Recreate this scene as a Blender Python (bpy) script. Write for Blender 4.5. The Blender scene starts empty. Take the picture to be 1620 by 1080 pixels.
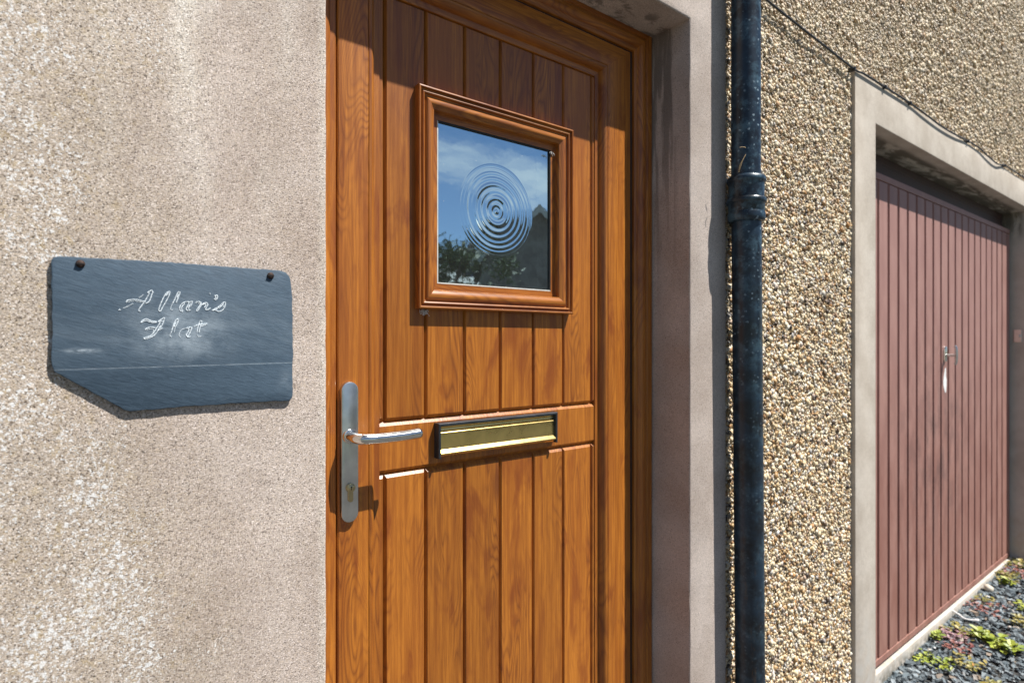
import bpy, bmesh, math, random
import numpy as np
from mathutils import Vector, Matrix, Euler

random.seed(7)
rng = np.random.default_rng(7)
R = math.radians
scene = bpy.context.scene
COL = scene.collection

# ------------------------------------------------------------------ camera
cam_d = bpy.data.cameras.new("camera")
cam = bpy.data.objects.new("camera", cam_d)
COL.objects.link(cam)
cam.location = (0.0, -0.90, 1.30)
cam.rotation_euler = (R(90), 0, -R(37.615))
cam_d.sensor_width = 36.0
cam_d.lens = 20.44
cam_d.clip_start = 0.02
cam_d.clip_end = 2000
cam_d.dof.use_dof = True
cam_d.dof.focus_distance = 1.12
cam_d.dof.aperture_fstop = 4.5
scene.camera = cam

# ------------------------------------------------------------------ light
SUN = Vector((0.80, -1.0, 2.14)).normalized()
sun_d = bpy.data.lights.new("sun", 'SUN')
sun_d.energy = 5.0
sun_d.angle = R(0.5)
sun_d.color = (1.0, 0.962, 0.905)
sun = bpy.data.objects.new("sun", sun_d)
COL.objects.link(sun)
sun.rotation_euler = SUN.to_track_quat('Z', 'Y').to_euler()
sun.location = (4, -6, 9)

world = bpy.data.worlds.new("World")
scene.world = world
world.use_nodes = True

scene.view_settings.view_transform = 'Standard'
scene.view_settings.look = 'None'
scene.view_settings.exposure = 0.72
scene.view_settings.gamma = 1.0
scene.view_settings.use_curve_mapping = False


# ------------------------------------------------------------------ node helper
class NT:
    def __init__(self, tree):
        self.t = tree
        self.N = tree.nodes
        self.L = tree.links

    def put(self, sock, v):
        if v is None:
            return
        if hasattr(v, "is_output"):
            self.L.new(v, sock)
        else:
            if isinstance(v, (tuple, list)) and len(v) == 3 and sock.type == 'RGBA':
                v = (*v, 1.0)
            sock.default_value = v

    def node(self, kind, ins=None, **props):
        n = self.N.new(kind)
        for k, v in props.items():
            setattr(n, k, v)
        for k, v in (ins or {}).items():
            self.put(n.inputs[k], v)
        return n

    def math(self, op, a, b=None, c=None, clamp=False):
        n = self.node('ShaderNodeMath', operation=op, use_clamp=clamp)
        self.put(n.inputs[0], a)
        self.put(n.inputs[1], b)
        self.put(n.inputs[2], c)
        return n.outputs[0]

    def mul(self, a, b): return self.math('MULTIPLY', a, b)
    def add(self, a, b): return self.math('ADD', a, b)
    def sub(self, a, b): return self.math('SUBTRACT', a, b)

    def xyz(self, v):
        n = self.node('ShaderNodeSeparateXYZ', {0: v})
        return n.outputs[0], n.outputs[1], n.outputs[2]

    def vec(self, x, y, z):
        return self.node('ShaderNodeCombineXYZ', {0: x, 1: y, 2: z}).outputs[0]

    def vmath(self, op, a, b=None):
        n = self.node('ShaderNodeVectorMath', operation=op)
        self.put(n.inputs[0], a)
        if b is not None:
            self.put(n.inputs[1], b)
        return n.outputs[0]

    def noise(self, vec, scale, detail=2.0, rough=0.5, dist=0.0):
        n = self.node('ShaderNodeTexNoise', {'Vector': vec, 'Scale': scale, 'Detail': detail, 'Roughness': rough, 'Distortion': dist})
        return n.outputs['Fac']

    def voronoi(self, vec, scale, feature='F1', rand=1.0):
        return self.node('ShaderNodeTexVoronoi', {'Vector': vec, 'Scale': scale, 'Randomness': rand}, feature=feature)

    def step(self, v, lo, hi):
        n = self.node('ShaderNodeMapRange', {'Value': v, 'From Min': lo, 'From Max': hi, 'To Min': 0.0, 'To Max': 1.0}, interpolation_type='SMOOTHSTEP')
        return n.outputs[0]

    def lerp(self, v, a, b, lo=0.0, hi=1.0):
        n = self.node('ShaderNodeMapRange', {'Value': v, 'From Min': lo, 'From Max': hi, 'To Min': a, 'To Max': b})
        return n.outputs[0]

    def mix(self, f, a, b, mode='MIX'):
        n = self.node('ShaderNodeMix', data_type='RGBA', blend_type=mode)
        self.put(n.inputs[0], f)
        self.put(n.inputs[6], a)
        self.put(n.inputs[7], b)
        return n.outputs[2]

    def ramp(self, f, stops, interp='LINEAR'):
        n = self.node('ShaderNodeValToRGB', {0: f})
        cr = n.color_ramp
        cr.interpolation = interp
        while len(cr.elements) < len(stops):
            cr.elements.new(0.5)
        for e, (p, c) in zip(cr.elements, stops):
            e.position = p
            e.color = (*c, 1.0)
        return n.outputs[0]

    def bump(self, h, strength, dist, normal=None):
        n = self.node('ShaderNodeBump', {'Height': h, 'Strength': strength, 'Distance': dist})
        if normal is not None:
            self.put(n.inputs['Normal'], normal)
        return n.outputs[0]

    def coords(self, which='Object'):
        return self.node('ShaderNodeTexCoord').outputs[which]

    def geo(self, which):
        return self.node('ShaderNodeNewGeometry').outputs[which]

    def objrand(self):
        return self.node('ShaderNodeObjectInfo').outputs['Random']


def material(name):
    m = bpy.data.materials.new(name)
    m.use_nodes = True
    nt = NT(m.node_tree)
    b = m.node_tree.nodes['Principled BSDF']
    return m, nt, b


def simple(name, col, rough=0.6, metal=0.0, noise_scale=60, var=0.25, bump=0.0, spec=None):
    m, n, b = material(name)
    co = n.coords()
    f = n.noise(co, noise_scale, 4, 0.6)
    dark = tuple(c * (1 - var) for c in col)
    lite = tuple(min(1, c * (1 + var)) for c in col)
    n.put(b.inputs['Base Color'], n.mix(n.step(f, 0.3, 0.7), dark, lite))
    n.put(b.inputs['Roughness'], n.lerp(f, max(0, rough - 0.08), min(1, rough + 0.08)))
    b.inputs['Metallic'].default_value = metal
    if spec is not None:
        b.inputs['Specular IOR Level'].default_value = spec
    if bump:
        n.put(b.inputs['Normal'], n.bump(f, bump, 0.002))
    return m


# ------------------------------------------------------------------ sky
CLOUD_SEED = 6.5


def build_world():
    n = NT(world.node_tree)
    bg = world.node_tree.nodes['Background']
    sky = n.node('ShaderNodeTexSky', sky_type='NISHITA')
    sky.sun_disc = False
    sky.sun_elevation = math.asin(SUN.z)
    sky.sun_rotation = math.atan2(SUN.x, SUN.y)
    sky.air_density = 0.8
    sky.dust_density = 0.1
    sky.ozone_density = 3.0
    d = n.coords('Generated')
    x, y, z = n.xyz(d)
    zz = n.math('MAXIMUM', n.add(z, 0.09), 0.02)
    p = n.vec(n.math('DIVIDE', x, zz), n.math('DIVIDE', y, zz), CLOUD_SEED)
    w = n.noise(p, 0.75, 6, 0.58, 0.25)
    cl = n.mul(n.step(w, 0.53, 0.70), n.step(z, 0.0, 0.06))
    col = n.mix(n.mul(cl, 0.9), sky.outputs[0], (8.0, 8.5, 9.2))
    n.put(bg.inputs['Color'], col)
    bg.inputs['Strength'].default_value = 0.05


build_world()


# ------------------------------------------------------------------ object helpers
def empty(name, loc, label, cat, group=None):
    o = bpy.data.objects.new(name, None)
    o.empty_display_size = 0.1
    o.location = loc
    COL.objects.link(o)
    tag(o, label, cat, group)
    return o


def tag(o, label=None, cat=None, group=None, kind=None):
    if label:
        o["label"] = label
    if cat:
        o["category"] = cat
    if group:
        o["group"] = group
    if kind:
        o["kind"] = kind
    return o


def wloc(o):
    v = Vector((0, 0, 0))
    while o is not None:
        v += o.location
        o = o.parent
    return v


def add(name, mesh, mat, parent=None, smooth=None):
    """mesh is in world coordinates; parents only translate."""
    o = bpy.data.objects.new(name, mesh)
    COL.objects.link(o)
    if mat is not None:
        mesh.materials.append(mat)
    if parent is not None:
        o.parent = parent
        o.location = -wloc(parent)
    if smooth is not None:
        for p in mesh.polygons:
            p.use_smooth = True
        mesh.set_sharp_from_angle(angle=R(smooth))
    return o


def mesh_from(verts, faces, name="m"):
    me = bpy.data.meshes.new(name)
    me.from_pydata([tuple(v) for v in verts], [], [tuple(f) for f in faces])
    me.update()
    bm = bmesh.new()
    bm.from_mesh(me)
    bmesh.ops.recalc_face_normals(bm, faces=bm.faces)
    bm.to_mesh(me)
    bm.free()
    return me


def box_mesh(x0, x1, y0, y1, z0, z1, bevel=0.0, seg=2):
    bm = bmesh.new()
    bmesh.ops.create_cube(bm, size=1.0)
    for v in bm.verts:
        v.co = Vector((x0 + (v.co.x + .5) * (x1 - x0), y0 + (v.co.y + .5) * (y1 - y0), z0 + (v.co.z + .5) * (z1 - z0)))
    if bevel:
        bmesh.ops.bevel(bm, geom=bm.edges[:], offset=bevel, segments=seg, affect='EDGES', profile=0.5)
    me = bpy.data.meshes.new("box")
    bm.to_mesh(me)
    bm.free()
    return me


def box(name, x0, x1, y0, y1, z0, z1, mat, parent=None, bevel=0.0, smooth=None):
    return add(name, box_mesh(x0, x1, y0, y1, z0, z1, bevel), mat, parent, smooth)


def frame_side(name, rect, profile, side, mat, parent, smooth=35, bottom_mitre=True):
    """mitred length of a moulding; profile = [(inward offset, y)], rect = outer x0,x1,z0,z1"""
    x0, x1, z0, z1 = rect
    V = []
    for d, y in profile:
        zb = z0 + d if bottom_mitre else z0
        if side == 'L': V += [(x0 + d, y, zb), (x0 + d, y, z1 - d)]
        if side == 'R': V += [(x1 - d, y, zb), (x1 - d, y, z1 - d)]
        if side == 'T': V += [(x0 + d, y, z1 - d), (x1 - d, y, z1 - d)]
        if side == 'B': V += [(x0 + d, y, z0 + d), (x1 - d, y, z0 + d)]
    n = len(profile)
    F = [(2 * i, 2 * ((i + 1) % n), 2 * ((i + 1) % n) + 1, 2 * i + 1) for i in range(n)]
    F.append([2 * i for i in range(n)])
    F.append([2 * i + 1 for i in range(n)])
    return add(name, mesh_from(V, F), mat, parent, smooth)


def tube_mesh(pts, rad, nseg=8, caps=True):
    pts = [Vector(p) for p in pts]
    n = len(pts)
    rads = rad if isinstance(rad, (list, tuple)) else [rad] * n
    V, F = [], []
    up = None
    for i, p in enumerate(pts):
        t = (pts[min(i + 1, n - 1)] - pts[max(i - 1, 0)]).normalized()
        if up is None:
            a = Vector((0, 0, 1)) if abs(t.z) < .9 else Vector((1, 0, 0))
            up = t.cross(a).normalized()
        up = (up - t * up.dot(t)).normalized()
        b = t.cross(up)
        for k in range(nseg):
            an = 2 * math.pi * k / nseg
            V.append(p + (up * math.cos(an) + b * math.sin(an)) * rads[i])
    for i in range(n - 1):
        for k in range(nseg):
            F.append((i * nseg + k, i * nseg + (k + 1) % nseg, (i + 1) * nseg + (k + 1) % nseg, (i + 1) * nseg + k))
    if caps:
        F.append(tuple(range(nseg)))
        F.append(tuple((n - 1) * nseg + k for k in range(nseg)))
    return mesh_from(V, F)


def lathe_mesh(profile, cx, cy, nseg=40, shear=0.0, zref=0.0):
    V, F = [], []
    for r, z in profile:
        for k in range(nseg):
            an = 2 * math.pi * k / nseg
            V.append((cx + shear * (zref - z) + r * math.cos(an), cy + r * math.sin(an), z))
    n = len(profile)
    for i in range(n - 1):
        for k in range(nseg):
            F.append((i * nseg + k, i * nseg + (k + 1) % nseg, (i + 1) * nseg + (k + 1) % nseg, (i + 1) * nseg + k))
    F.append(tuple(range(nseg)))
    F.append(tuple((n - 1) * nseg + k for k in range(nseg)))
    return mesh_from(V, F)


def spline(pts, sub=6):
    """Catmull-Rom through pts"""
    P = [Vector(p) for p in pts]
    out = []
    for i in range(len(P) - 1):
        a, b, c, d = P[max(i - 1, 0)], P[i], P[i + 1], P[min(i + 2, len(P) - 1)]
        for k in range(sub):
            t = k / sub
            out.append(0.5 * ((2 * b) + (c - a) * t + (2 * a - 5 * b + 4 * c - d) * t * t + (3 * b - a - 3 * c + d) * t ** 3))
    out.append(P[-1])
    return out


def join_meshes(meshes):
    bm = bmesh.new()
    for me in meshes:
        bm.from_mesh(me)
    out = bpy.data.meshes.new("joined")
    bm.to_mesh(out)
    bm.free()
    for me in meshes:
        bpy.data.meshes.remove(me)
    return out


def prism_xz(outline, y0, y1, bevel=0.0):
    """outline in (x,z); y0 = front"""
    bm = bmesh.new()
    f = bm.faces.new([bm.verts.new((x, y0, z)) for x, z in outline])
    r = bmesh.ops.extrude_face_region(bm, geom=[f])
    for v in r['geom']:
        if isinstance(v, bmesh.types.BMVert):
            v.co.y = y1
    bmesh.ops.recalc_face_normals(bm, faces=bm.faces)
    if bevel:
        ed = [e for e in bm.edges if all(abs(v.co.y - y0) < 1e-6 for v in e.verts)]
        bmesh.ops.bevel(bm, geom=ed, offset=bevel, segments=2, affect='EDGES', profile=0.5)
    me = bpy.data.meshes.new("prism")
    bm.to_mesh(me)
    bm.free()
    return me


# ------------------------------------------------------------------ materials
def mat_render():
    """sanded cement render with lichen on the weathered side"""
    m, n, b = material("sanded_render")
    co = n.coords()
    x, y, z = n.xyz(co)
    wob = n.mul(n.sub(n.noise(co, 7.0, 4, 0.6), 0.5), 0.26)
    bow = n.mul(n.math('POWER', n.sub(z, 1.38), 2.0), -0.36)     # reaches farther towards the door high up and low down
    xw = n.add(n.add(x, wob), bow)
    weather = n.sub(1.0, n.step(xw, -0.03, 0.17))         # 1 on the weathered stretch
    big = n.noise(co, 5.0, 4, 0.6)
    base = n.mix(n.step(big, 0.3, 0.7), (0.445, 0.378, 0.335), (0.575, 0.508, 0.467))
    base = n.mix(n.mul(weather, 0.5), base, (0.45, 0.405, 0.345))
    # pale wash runs
    run = n.noise(n.vec(n.mul(x, 9.0), n.mul(y, 9.0), n.mul(z, 2.0)), 1.0, 3, 0.55)
    near = n.sub(1.0, n.step(n.math('ABSOLUTE', n.sub(xw, 0.13)), 0.0, 0.17))
    base = n.mix(n.mul(n.mul(n.step(run, 0.42, 0.68), near), n.step(z, 1.30, 1.75)), base, (0.74, 0.71, 0.665))
    # smoother margin by the opening
    mg = n.mul(n.step(x, 0.308, 0.322), n.sub(1.0, n.step(x, 0.5, 0.6)))
    base = n.mix(n.mul(mg, 0.55), base, (0.63, 0.585, 0.53))
    # individual sand grains
    v1 = n.voronoi(co, 720)
    gr = n.node('ShaderNodeSeparateColor', {0: v1.outputs['Color']}).outputs[0]
    gcol = n.ramp(gr, [(0.0, (0.10, 0.085, 0.07)), (0.07, (0.30, 0.25, 0.20)), (0.16, (0.66, 0.60, 0.54)), (0.55, (0.95, 0.92, 0.88)),
                       (0.80, (1.0, 0.90, 0.74)), (0.90, (1.25, 1.22, 1.2)), (1.0, (1.6, 1.6, 1.62))])
    dens = n.lerp(weather, 0.72, 0.95)
    fade = n.lerp(n.step(x, 0.9, 1.2), 1.0, 0.6)
    base = n.mix(n.mul(dens, fade), base, n.mix(1.0, base, gcol, 'MULTIPLY'))
    # darker specks
    v2 = n.voronoi(co, 260)
    sp = n.node('ShaderNodeSeparateColor', {0: v2.outputs['Color']}).outputs[1]
    spk = n.mul(n.step(sp, 0.80, 0.84), n.sub(1.0, n.step(v2.outputs['Distance'], 0.20, 0.34)))
    base = n.mix(n.mul(spk, 0.72), base, (0.11, 0.09, 0.075))
    # ochre lichen film
    oc = n.mul(n.step(n.noise(co, 62, 4, 0.7), 0.53, 0.68), weather)
    base = n.mix(n.mul(oc, 0.30), base, (0.50, 0.37, 0.16))
    # white lichen spots
    dco = n.vmath('ADD', co, n.vmath('SCALE', n.vmath('SUBTRACT', n.node('ShaderNodeTexNoise', {'Vector': co, 'Scale': 150.0, 'Detail': 4.0}).outputs['Color'], (0.5, 0.5, 0.5)), None))
    sc = dco.node.inputs[1].links[0].from_node
    sc.inputs['Scale'].default_value = 0.014
    white = None
    patch = n.step(n.noise(co, 9.0, 2), 0.36, 0.62)
    low = n.lerp(n.step(z, 1.5, 0.8), 0.76, 0.90)
    for scale, r0, hi in ((120, 0.34, 0.36), (230, 0.42, 0.18), (330, 0.44, 0.20)):
        v3 = n.voronoi(dco, scale)
        rr = n.node('ShaderNodeSeparateColor', {0: v3.outputs['Color']}).outputs[2]
        pres = n.mul(n.mul(weather, low), n.lerp(patch, 0.45, 0.95))
        rad = n.mul(n.mul(n.step(rr, hi, 1.0), r0 * 1.6), pres)
        s = n.sub(1.0, n.step(n.sub(v3.outputs['Distance'], rad), -0.10, 0.02))
        s = n.mul(s, n.step(rad, 0.05, 0.12))
        white = s if white is None else n.math('MAXIMUM', white, s)
    base = n.mix(n.mul(white, 0.74), base, (0.80, 0.81, 0.81))
    # damp streaks in the reveal
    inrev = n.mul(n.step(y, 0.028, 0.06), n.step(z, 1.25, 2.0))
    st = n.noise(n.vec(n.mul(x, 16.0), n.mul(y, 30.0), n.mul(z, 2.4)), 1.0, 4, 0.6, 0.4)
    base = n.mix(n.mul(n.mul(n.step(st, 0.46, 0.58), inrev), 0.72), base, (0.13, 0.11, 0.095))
    n.put(b.inputs['Base Color'], base)
    b.inputs['Roughness'].default_value = 0.92
    b.inputs['Specular IOR Level'].default_value = 0.25
    h = n.add(n.mul(v1.outputs['Distance'], -0.9), n.mul(n.noise(co, 420, 3, 0.6), 1.1))
    n.put(b.inputs['Normal'], n.bump(h, 0.5, 0.0011))
    return m


def mat_smooth_render():
    """smoother cement band round the garage"""
    m, n, b = material("smooth_cement")
    co = n.coords()
    x, y, z = n.xyz(co)
    big = n.noise(co, 7.0, 4, 0.6)
    base = n.mix(n.step(big, 0.3, 0.7), (0.475, 0.415, 0.345), (0.60, 0.54, 0.465))
    fine = n.noise(co, 420, 3, 0.65)
    base = n.mix(0.6, base, n.mix(1.0, base, n.ramp(fine, [(0.25, (0.6, 0.57, 0.53)), (0.5, (1, 1, 1)), (0.75, (1.25, 1.24, 1.22))]), 'MULTIPLY'))
    low = n.step(z, 0.45, -0.1)
    base = n.mix(n.mul(low, n.step(n.noise(co, 22, 4), 0.35, 0.7)), base, (0.54, 0.52, 0.48))
    base = n.mix(n.mul(n.step(z, -0.07, -0.13), n.step(n.noise(co, 30, 5, 0.7), 0.35, 0.6)), base, (0.20, 0.19, 0.16))
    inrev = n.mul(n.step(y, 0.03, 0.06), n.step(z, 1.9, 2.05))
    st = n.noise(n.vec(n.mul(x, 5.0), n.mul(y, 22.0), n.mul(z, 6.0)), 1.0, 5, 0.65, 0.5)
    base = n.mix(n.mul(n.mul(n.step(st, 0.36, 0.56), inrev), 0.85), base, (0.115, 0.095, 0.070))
    n.put(b.inputs['Base Color'], base)
    b.inputs['Roughness'].default_value = 0.9
    b.inputs['Specular IOR Level'].default_value = 0.25
    n.put(b.inputs['Normal'], n.bump(n.add(fine, n.mul(n.noise(co, 60, 3), 1.5)), 0.4, 0.0015))
    return m


def mat_wood(name, vertical=True):
    """golden oak foil"""
    m, n, b = material(name)
    co = n.coords()
    x, y, z = n.xyz(co)
    ac, al = (x, z) if vertical else (z, x)
    rnd = n.objrand()
    acr = n.add(ac, n.mul(rnd, 17.3))
    alr = n.add(al, n.mul(rnd, 31.7))
    field = n.noise(n.vec(n.mul(acr, 13.0), n.mul(y, 4.0), n.mul(alr, 1.9)), 1.0, 2.0, 0.42, 0.5)
    tilt = n.add(n.mul(field, 30.0), n.mul(acr, 26.0))
    ring = n.math('FRACT', tilt)
    ring = n.math('ABSOLUTE', n.sub(n.mul(ring, 2.0), 1.0))
    line = n.math('POWER', ring, 2.0)
    fib = n.noise(n.vec(n.mul(acr, 800.0), n.mul(y, 200.0), n.mul(alr, 24.0)), 1.0, 3, 0.6)
    fib2 = n.noise(n.vec(n.mul(acr, 170.0), n.mul(y, 60.0), n.mul(alr, 5.0)), 1.0, 4, 0.65)
    strk = n.noise(n.vec(n.mul(acr, 38.0), n.mul(y, 15.0), n.mul(alr, 1.6)), 1.0, 3, 0.6, 0.3)
    blot = n.noise(n.vec(n.mul(acr, 16.0), n.mul(y, 5.0), n.mul(alr, 4.2)), 1.0, 4, 0.6, 0.8)
    fig = n.step(n.noise(n.vec(n.mul(acr, 10.0), 3.0, n.mul(alr, 1.6)), 1.0, 2), 0.44, 0.60)
    colr = n.mix(n.step(fib2, 0.28, 0.74), (0.285, 0.088, 0.012), (0.515, 0.186, 0.023))
    colr = n.mix(n.mul(n.step(strk, 0.42, 0.70), 0.60), colr, (0.26, 0.072, 0.011))
    colr = n.mix(n.mul(n.step(blot, 0.53, 0.70), 0.74), colr, (0.20, 0.047, 0.010))
    colr = n.mix(n.mul(line, n.lerp(fig, 0.06, 0.72)), colr, (0.155, 0.042, 0.010))
    colr = n.mix(n.mul(n.step(fib, 0.52, 0.70), 0.50), colr, (0.18, 0.052, 0.012))
    tone = n.lerp(n.math('FRACT', n.mul(rnd, 7.7)), 0.84, 1.10)
    colr = n.mix(1.0, colr, n.node('ShaderNodeCombineColor', {0: tone, 1: tone, 2: tone}).outputs[0], 'MULTIPLY')
    # small knots
    kv = n.voronoi(n.vec(n.mul(acr, 5.5), 0.0, n.mul(alr, 2.2)), 1.0)
    kn = n.sub(1.0, n.step(n.add(kv.outputs['Distance'], n.mul(n.sub(fib2, 0.5), 0.07)), 0.03, 0.13))
    colr = n.mix(n.mul(kn, 0.7), colr, (0.12, 0.032, 0.010))
    n.put(b.inputs['Base Color'], colr)
    n.put(b.inputs['Roughness'], n.lerp(fib2, 0.30, 0.43))
    b.inputs['Specular IOR Level'].default_value = 0.5
    n.put(b.inputs['Normal'], n.bump(n.add(n.mul(fib, 0.7), n.mul(line, 0.5)), 0.16, 0.0008))
    return m


def mat_slate():
    m, n, b = material("slate_board")
    co = n.coords()
    x, y, z = n.xyz(co)
    # cleavage grain runs down to the right
    g = n.noise(n.vec(n.add(n.mul(x, 70.0), n.mul(z, 30.0)), n.mul(y, 20.0), n.add(n.mul(z, 330.0), n.mul(x, 75.0))), 1.0, 5, 0.68, 0.7)
    g2 = n.noise(n.vec(n.mul(x, 9.0), 0.0, n.add(n.mul(z, 30.0), n.mul(x, 7.0))), 1.0, 4, 0.6, 0.6)
    col = n.mix(n.step(g, 0.25, 0.80), (0.036, 0.064, 0.096), (0.066, 0.108, 0.154))
    col = n.mix(n.mul(n.step(g2, 0.42, 0.72), 0.18), col, (0.09, 0.135, 0.18))

    def blob(cx, cz, rx, rz):
        a = n.math('POWER', n.math('DIVIDE', n.sub(x, cx), rx), 2.0)
        c = n.math('POWER', n.math('DIVIDE', n.sub(z, cz), rz), 2.0)
        return n.math('EXPONENT', n.mul(n.add(a, c), -1.0))
    dn = n.step(n.noise(co, 45, 5, 0.7), 0.25, 0.75)
    chalk = n.mul(n.add(blob(0.125, 1.328, 0.055, 0.028), n.mul(blob(0.125, 1.295, 0.05, 0.02), 0.8)), n.mul(dn, 0.40))
    smear = n.mul(blob(0.017, 1.2885, 0.015, 0.0026), n.mul(n.step(n.noise(n.vec(n.mul(x, 120.0), 0.0, n.mul(z, 420.0)), 1.0, 3), 0.3, 0.7), 0.85))
    edge = n.mul(n.mul(blob(0.264, 1.240, 0.010, 0.020), dn), 0.16)
    lz = n.sub(z, n.add(1.2655, n.mul(x, 0.010)))
    line = n.mul(n.mul(n.sub(1.0, n.step(n.math('ABSOLUTE', lz), 0.0002, 0.0010)), n.step(n.noise(n.vec(n.mul(x, 60.0), 0.0, 0.0), 1.0, 3), 0.22, 0.62)), 0.36)
    band = n.mul(n.mul(n.sub(1.0, n.step(n.math('ABSOLUTE', n.sub(z, 1.318)), 0.010, 0.075)), n.step(g2, 0.35, 0.7)), 0.07)
    # fine scratches
    scn = n.noise(n.vec(n.mul(n.add(x, n.mul(z, 0.6)), 18.0), 0.0, n.mul(n.sub(z, n.mul(x, 0.35)), 420.0)), 1.0, 2, 0.5)
    scr = n.mul(n.step(scn, 0.70, 0.76), n.mul(n.step(g2, 0.45, 0.65), 0.30))
    tot = n.math('MINIMUM', n.add(n.add(chalk, smear), n.add(n.add(line, edge), n.add(band, scr))), 0.9)
    col = n.mix(tot, col, (0.52, 0.60, 0.66))
    n.put(b.inputs['Base Color'], col)
    n.put(b.inputs['Roughness'], n.lerp(g, 0.55, 0.75))
    n.put(b.inputs['Normal'], n.bump(g, 0.45, 0.0012))
    return m


def mat_pebbles():
    m, n, b = material("dash_stones")
    r = n.geo('Random Per Island')
    col = n.ramp(r, [(0.0, (0.045, 0.035, 0.030)), (0.09, (0.17, 0.11, 0.065)), (0.18, (0.40, 0.23, 0.09)), (0.30, (0.58, 0.42, 0.22)), (0.44, (0.70, 0.57, 0.37)),
                     (0.64, (0.78, 0.67, 0.47)), (0.82, (0.84, 0.78, 0.66)), (0.88, (0.36, 0.35, 0.34)), (0.93, (0.44, 0.22, 0.07)), (1.0, (0.86, 0.85, 0.82))])
    co = n.coords()
    x, y, z = n.xyz(co)
    dirt = n.mul(n.step(z, 1.6, 2.5), 0.50)
    col = n.mix(dirt, col, (0.52, 0.42, 0.285))
    col = n.mix(1.0, col, n.mix(n.step(n.noise(co, 6, 3), 0.3, 0.7), (0.88, 0.86, 0.84), (1.05, 1.05, 1.05)), 'MULTIPLY')
    n.put(b.inputs['Base Color'], col)
    n.put(b.inputs['Roughness'], n.lerp(r, 0.35, 0.8))
    return m


def mat_dash_bed():
    m, n, b = material("dash_mortar")
    co = n.coords()
    v = n.voronoi(co, 95)
    r = n.node('ShaderNodeSeparateColor', {0: v.outputs['Color']}).outputs[0]
    col = n.ramp(r, [(0.0, (0.12, 0.09, 0.06)), (0.4, (0.38, 0.29, 0.18)), (1.0, (0.60, 0.52, 0.40))])
    n.put(b.inputs['Base Color'], n.mix(n.step(v.outputs['Distance'], 0.3, 0.7), col, (0.36, 0.30, 0.21)))
    b.inputs['Roughness'].default_value = 0.95
    n.put(b.inputs['Normal'], n.bump(n.sub(1.0, v.outputs['Distance']), 0.8, 0.004))
    return m


def mat_garage():
    m, n, b = material("faded_maroon_paint")
    co = n.coords()
    x, y, z = n.xyz(co)
    fine = n.noise(n.vec(n.mul(x, 14.0), y, n.mul(z, 4.0)), 1.0, 5, 0.65)
    col = n.mix(n.step(fine, 0.30, 0.72), (0.262, 0.116, 0.088), (0.358, 0.188, 0.150))
    fade = n.step(z, 0.35, 1.5)
    col = n.mix(n.mul(fade, 0.32), col, (0.45, 0.27, 0.245))
    a = n.math('POWER', n.math('DIVIDE', n.sub(x, 3.45), 0.55), 2.0)
    c = n.math('POWER', n.math('DIVIDE', n.sub(z, 0.78), 0.50), 2.0)
    blob = n.math('EXPONENT', n.mul(n.add(a, c), -1.0))
    st = n.mul(n.step(n.noise(n.vec(n.mul(x, 11.0), 0.0, n.mul(z, 7.0)), 1.0, 5, 0.7), 0.40, 0.66), blob)
    col = n.mix(n.mul(st, 0.62), col, (0.12, 0.07, 0.062))
    n.put(b.inputs['Base Color'], col)
    n.put(b.inputs['Roughness'], n.lerp(fine, 0.5, 0.7))
    n.put(b.inputs['Normal'], n.bump(n.noise(co, 35, 3), 0.12, 0.003))
    return m


def mat_pipe():
    m, n, b = material("weathered_black_paint")
    co = n.coords()
    x, y, z = n.xyz(co)
    big = n.noise(co, 14, 4, 0.6)
    col = n.mix(n.step(big, 0.35, 0.65), (0.007, 0.010, 0.015), (0.014, 0.032, 0.055))
    v = n.voronoi(n.vmath('ADD', co, n.vec(n.mul(n.noise(co, 120, 2), 0.012), n.mul(n.noise(co, 130, 2), 0.012), 0.0)), 84)
    rr = n.node('ShaderNodeSeparateColor', {0: v.outputs['Color']}).outputs[0]
    spot = n.mul(n.sub(1.0, n.step(v.outputs['Distance'], 0.10, 0.36)), n.step(rr, 0.30, 0.75))
    spot = n.mul(spot, n.step(n.noise(co, 11, 3), 0.36, 0.54))
    spot = n.mul(spot, n.lerp(n.step(z, 0.9, 1.9), 0.20, 1.0))
    col = n.mix(n.mul(spot, 0.75), col, (0.34, 0.47, 0.55))
    bloom = n.mul(n.step(n.noise(co, 26, 6, 0.75), 0.46, 0.66), n.lerp(n.step(z, 0.9, 1.9), 0.22, 0.50))
    col = n.mix(bloom, col, (0.10, 0.19, 0.25))
    rust = n.mul(n.step(n.noise(n.vec(n.mul(x, 60.0), n.mul(y, 60.0), n.mul(z, 14.0)), 1.0, 4, 0.7), 0.56, 0.70), n.sub(1.0, n.step(z, 0.4, 1.1)))
    col = n.mix(n.mul(rust, 0.5), col, (0.11, 0.062, 0.025))
    n.put(b.inputs['Base Color'], col)
    n.put(b.inputs['Roughness'], n.add(n.lerp(big, 0.22, 0.42), n.mul(spot, 0.2)))
    n.put(b.inputs['Normal'], n.bump(n.add(big, n.mul(spot, 0.4)), 0.30, 0.003))
    return m


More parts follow.
